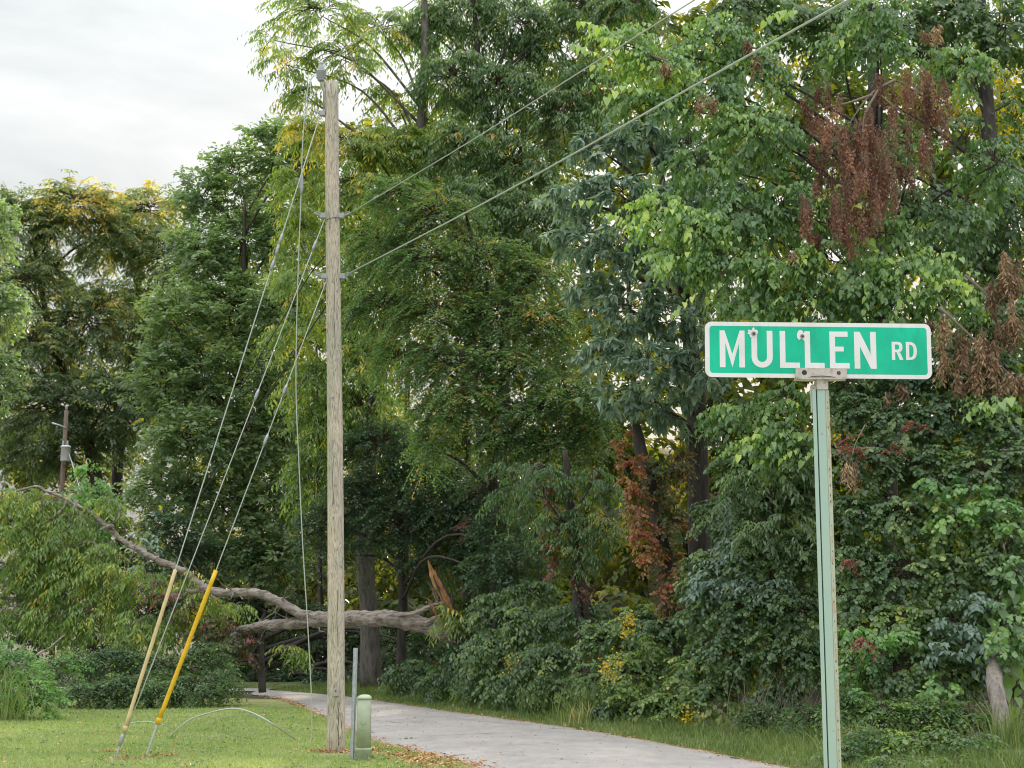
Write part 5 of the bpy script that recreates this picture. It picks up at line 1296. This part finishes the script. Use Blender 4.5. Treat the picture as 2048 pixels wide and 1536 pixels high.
# bracket holding the blade
m, t, b, o = new_mat('bracket_paint')
n1 = noise(t, 45, 6, .7); r1 = ramp(t, [(.30,.13,.06),(.55,.50,.44),(.66,.63,.58)], [.30,.42,.6]); t.links.new(n1.outputs['Fac'], r1.inputs[0])
t.links.new(r1.outputs[0], b.inputs['Base Color']); b.inputs['Roughness'].default_value = .6; bump(t, b, n1.outputs['Fac'], .3, .004)
M['bracket'] = m
bpts = [(820, 164), (1222, 168)] + [(1222, 224)] + [(1150, 232), (1085, 222), (1030, 216), (960, 222), (890, 234)] + [(812, 228)]
bpts = [(820, 150), (1225, 150), (1225, 222), (1150, 226), (1100, 216), (1030, 210), (955, 216), (890, 230), (815, 226)]
br = link('bracket', slab(bpts, .0032, .014).mesh('bracket', M['bracket']), sign)
link('bracket_back', slab(bpts, -.014, -.001).mesh('bracket_back', M['bracket']), br)
link('bracket_floor', slab([(817,231),(1223,228),(1223,234),(1150,240),(890,244),(815,240)], -.02, .02).mesh('bracket_floor', M['bracket']), br)
for (x, r_, mat) in ((885, 20, 'wire_dark'), (1160, 15, 'wire_dark')):
    link('bolt_hole', slab([(x + r_*math.cos(q), 188 + r_*math.sin(q)) for q in np.linspace(0, 2*math.pi, 16, endpoint=False)], .0143, .0147).mesh('bolt_hole', M[mat]), br)
M['rust'] = plain('rust', (.24,.09,.04), .9, 0, .4, 60)
sc_o = link('rusty_screw', MB().lathe(arr(0,0,0), [(.0,0),(.004,.0005),(.0035,.003),(.0,.0035)], 8).mesh('screw', M['rust'], True), br)
# stem between bracket and post
stem = [(985, 242), (1072, 242), (1075, 320), (985, 320)]
link('stem', slab(stem, -.012, .012).mesh('stem', M['bracket']), sign)
# channel post: hat profile, closed side towards the road
px0 = P(1640, 790, SY)[0]
m, t, b, o = new_mat('post_paint')
n1 = noise(t, 30, 6, .7); n2 = noise(t, 3, 4, .6, stretch=(1,1,.4))
r1 = ramp(t, [(.34,.20,.12),(.46,.63,.55)], [.27,.36]); t.links.new(n1.outputs['Fac'], r1.inputs[0])
r2 = ramp(t, [(.85,.95,.95),(1.1,1.02,.98)], [.35,.65]); t.links.new(n2.outputs['Fac'], r2.inputs[0])
x1 = N(t, 'ShaderNodeMix', data_type='RGBA', blend_type='MULTIPLY'); x1.inputs['Factor'].default_value = 1
t.links.new(r1.outputs[0], x1.inputs['A']); t.links.new(r2.outputs[0], x1.inputs['B']); t.links.new(x1.outputs['Result'], b.inputs['Base Color'])
b.inputs['Roughness'].default_value = .5; bump(t, b, n1.outputs['Fac'], .2, .003)
M['post_paint'] = m
cl = [(-.0245,.001),(-.0160,-.001),(-.0148,.034),(-.0112,.034),(-.0104,-.002),(.0070,-.005),(.0235,.018)]          # centre line
cl = np.array(cl); tn = unit(np.gradient(cl, axis=0)); nn = np.stack([-tn[:, 1], tn[:, 0]], 1)
prof = np.vstack([cl - nn*.0011, (cl + nn*.0011)[::-1]])
ztop = S(1006, 318, 0)[2]
V = []; zs = np.linspace(-.3, ztop, 30)
for z in zs:
    for x, y in prof: V.append((px0 + .003 + x, SY + y - .004, z))
npf = len(prof)
mb = MB().add(V, [(j*npf+i, j*npf+(i+1) % npf, (j+1)*npf+(i+1) % npf, (j+1)*npf+i) for j in range(29) for i in range(npf)] + [tuple(range(npf))[::-1], tuple(29*npf+i for i in range(npf))])
po = link('post', mb.mesh('sign_post', M['post_paint']), sign)
link('clip_plate', MB().box((px0-.0225, SY+.002, ztop-.06), (px0-.0125, SY+.018, ztop+.012)).mesh('clip_plate', M['bracket']), sign)
m, t, b, o = new_mat('worn_paint')
n1 = noise(t, 38, 7, .75, stretch=(1,1,.5)); r1 = ramp(t, [(.30,.15,.08),(.52,.42,.28),(.58,.62,.48),(.60,.68,.56)], [.30,.40,.52,.7]); t.links.new(n1.outputs['Fac'], r1.inputs[0])
t.links.new(r1.outputs[0], b.inputs['Base Color']); b.inputs['Roughness'].default_value = .65; bump(t, b, n1.outputs['Fac'], .3, .003)
qa, qb = cl[5], cl[6]; dq = unit((qb - qa)[None])[0]; oq = np.array([dq[1], -dq[0]]) * .0016
V = []
for z in zs:
    for q in (qa + dq*.003, qb - dq*.0005): V.append((px0 + .003 + q[0] + oq[0], SY - .004 + q[1] + oq[1], z))
link('worn_flank', MB().add(V, [(2*i, 2*i+1, 2*i+3, 2*i+2) for i in range(len(zs)-1)]).mesh('worn_flank', m), po)
# rust-edged holes along the right flank
mb = MB(); nq = arr(cl[6][0]-cl[5][0], cl[6][1]-cl[5][1], 0); nq /= np.linalg.norm(nq); on_ = arr(nq[1], -nq[0], 0)
for k_ in range(60):
    z = ztop - .03 - k_*.0254 + rng.normal(0, .004)
    if z < .1: break
    c = arr(px0 + .003 + (cl[5][0]+cl[6][0])/2, SY - .004 + (cl[5][1]+cl[6][1])/2, z) + on_*.0022
    rr_ = rng.uniform(.0008, .0034)
    mb.add([c + nq*rr_*math.cos(a) + arr(0,0,rr_*1.2*math.sin(a)) for a in np.linspace(0, 2*math.pi, 8, endpoint=False)], [tuple(range(8))])
link('rust_spots', mb.mesh('rust_spots', M['rust']), po, kind='stuff')
q = S(1160, 188, .0148)
sc_o.location = tuple(q)
sc_o.rotation_euler = (math.pi/2, 0, 0)
print('TOTAL TRIS', TOTAL[0])
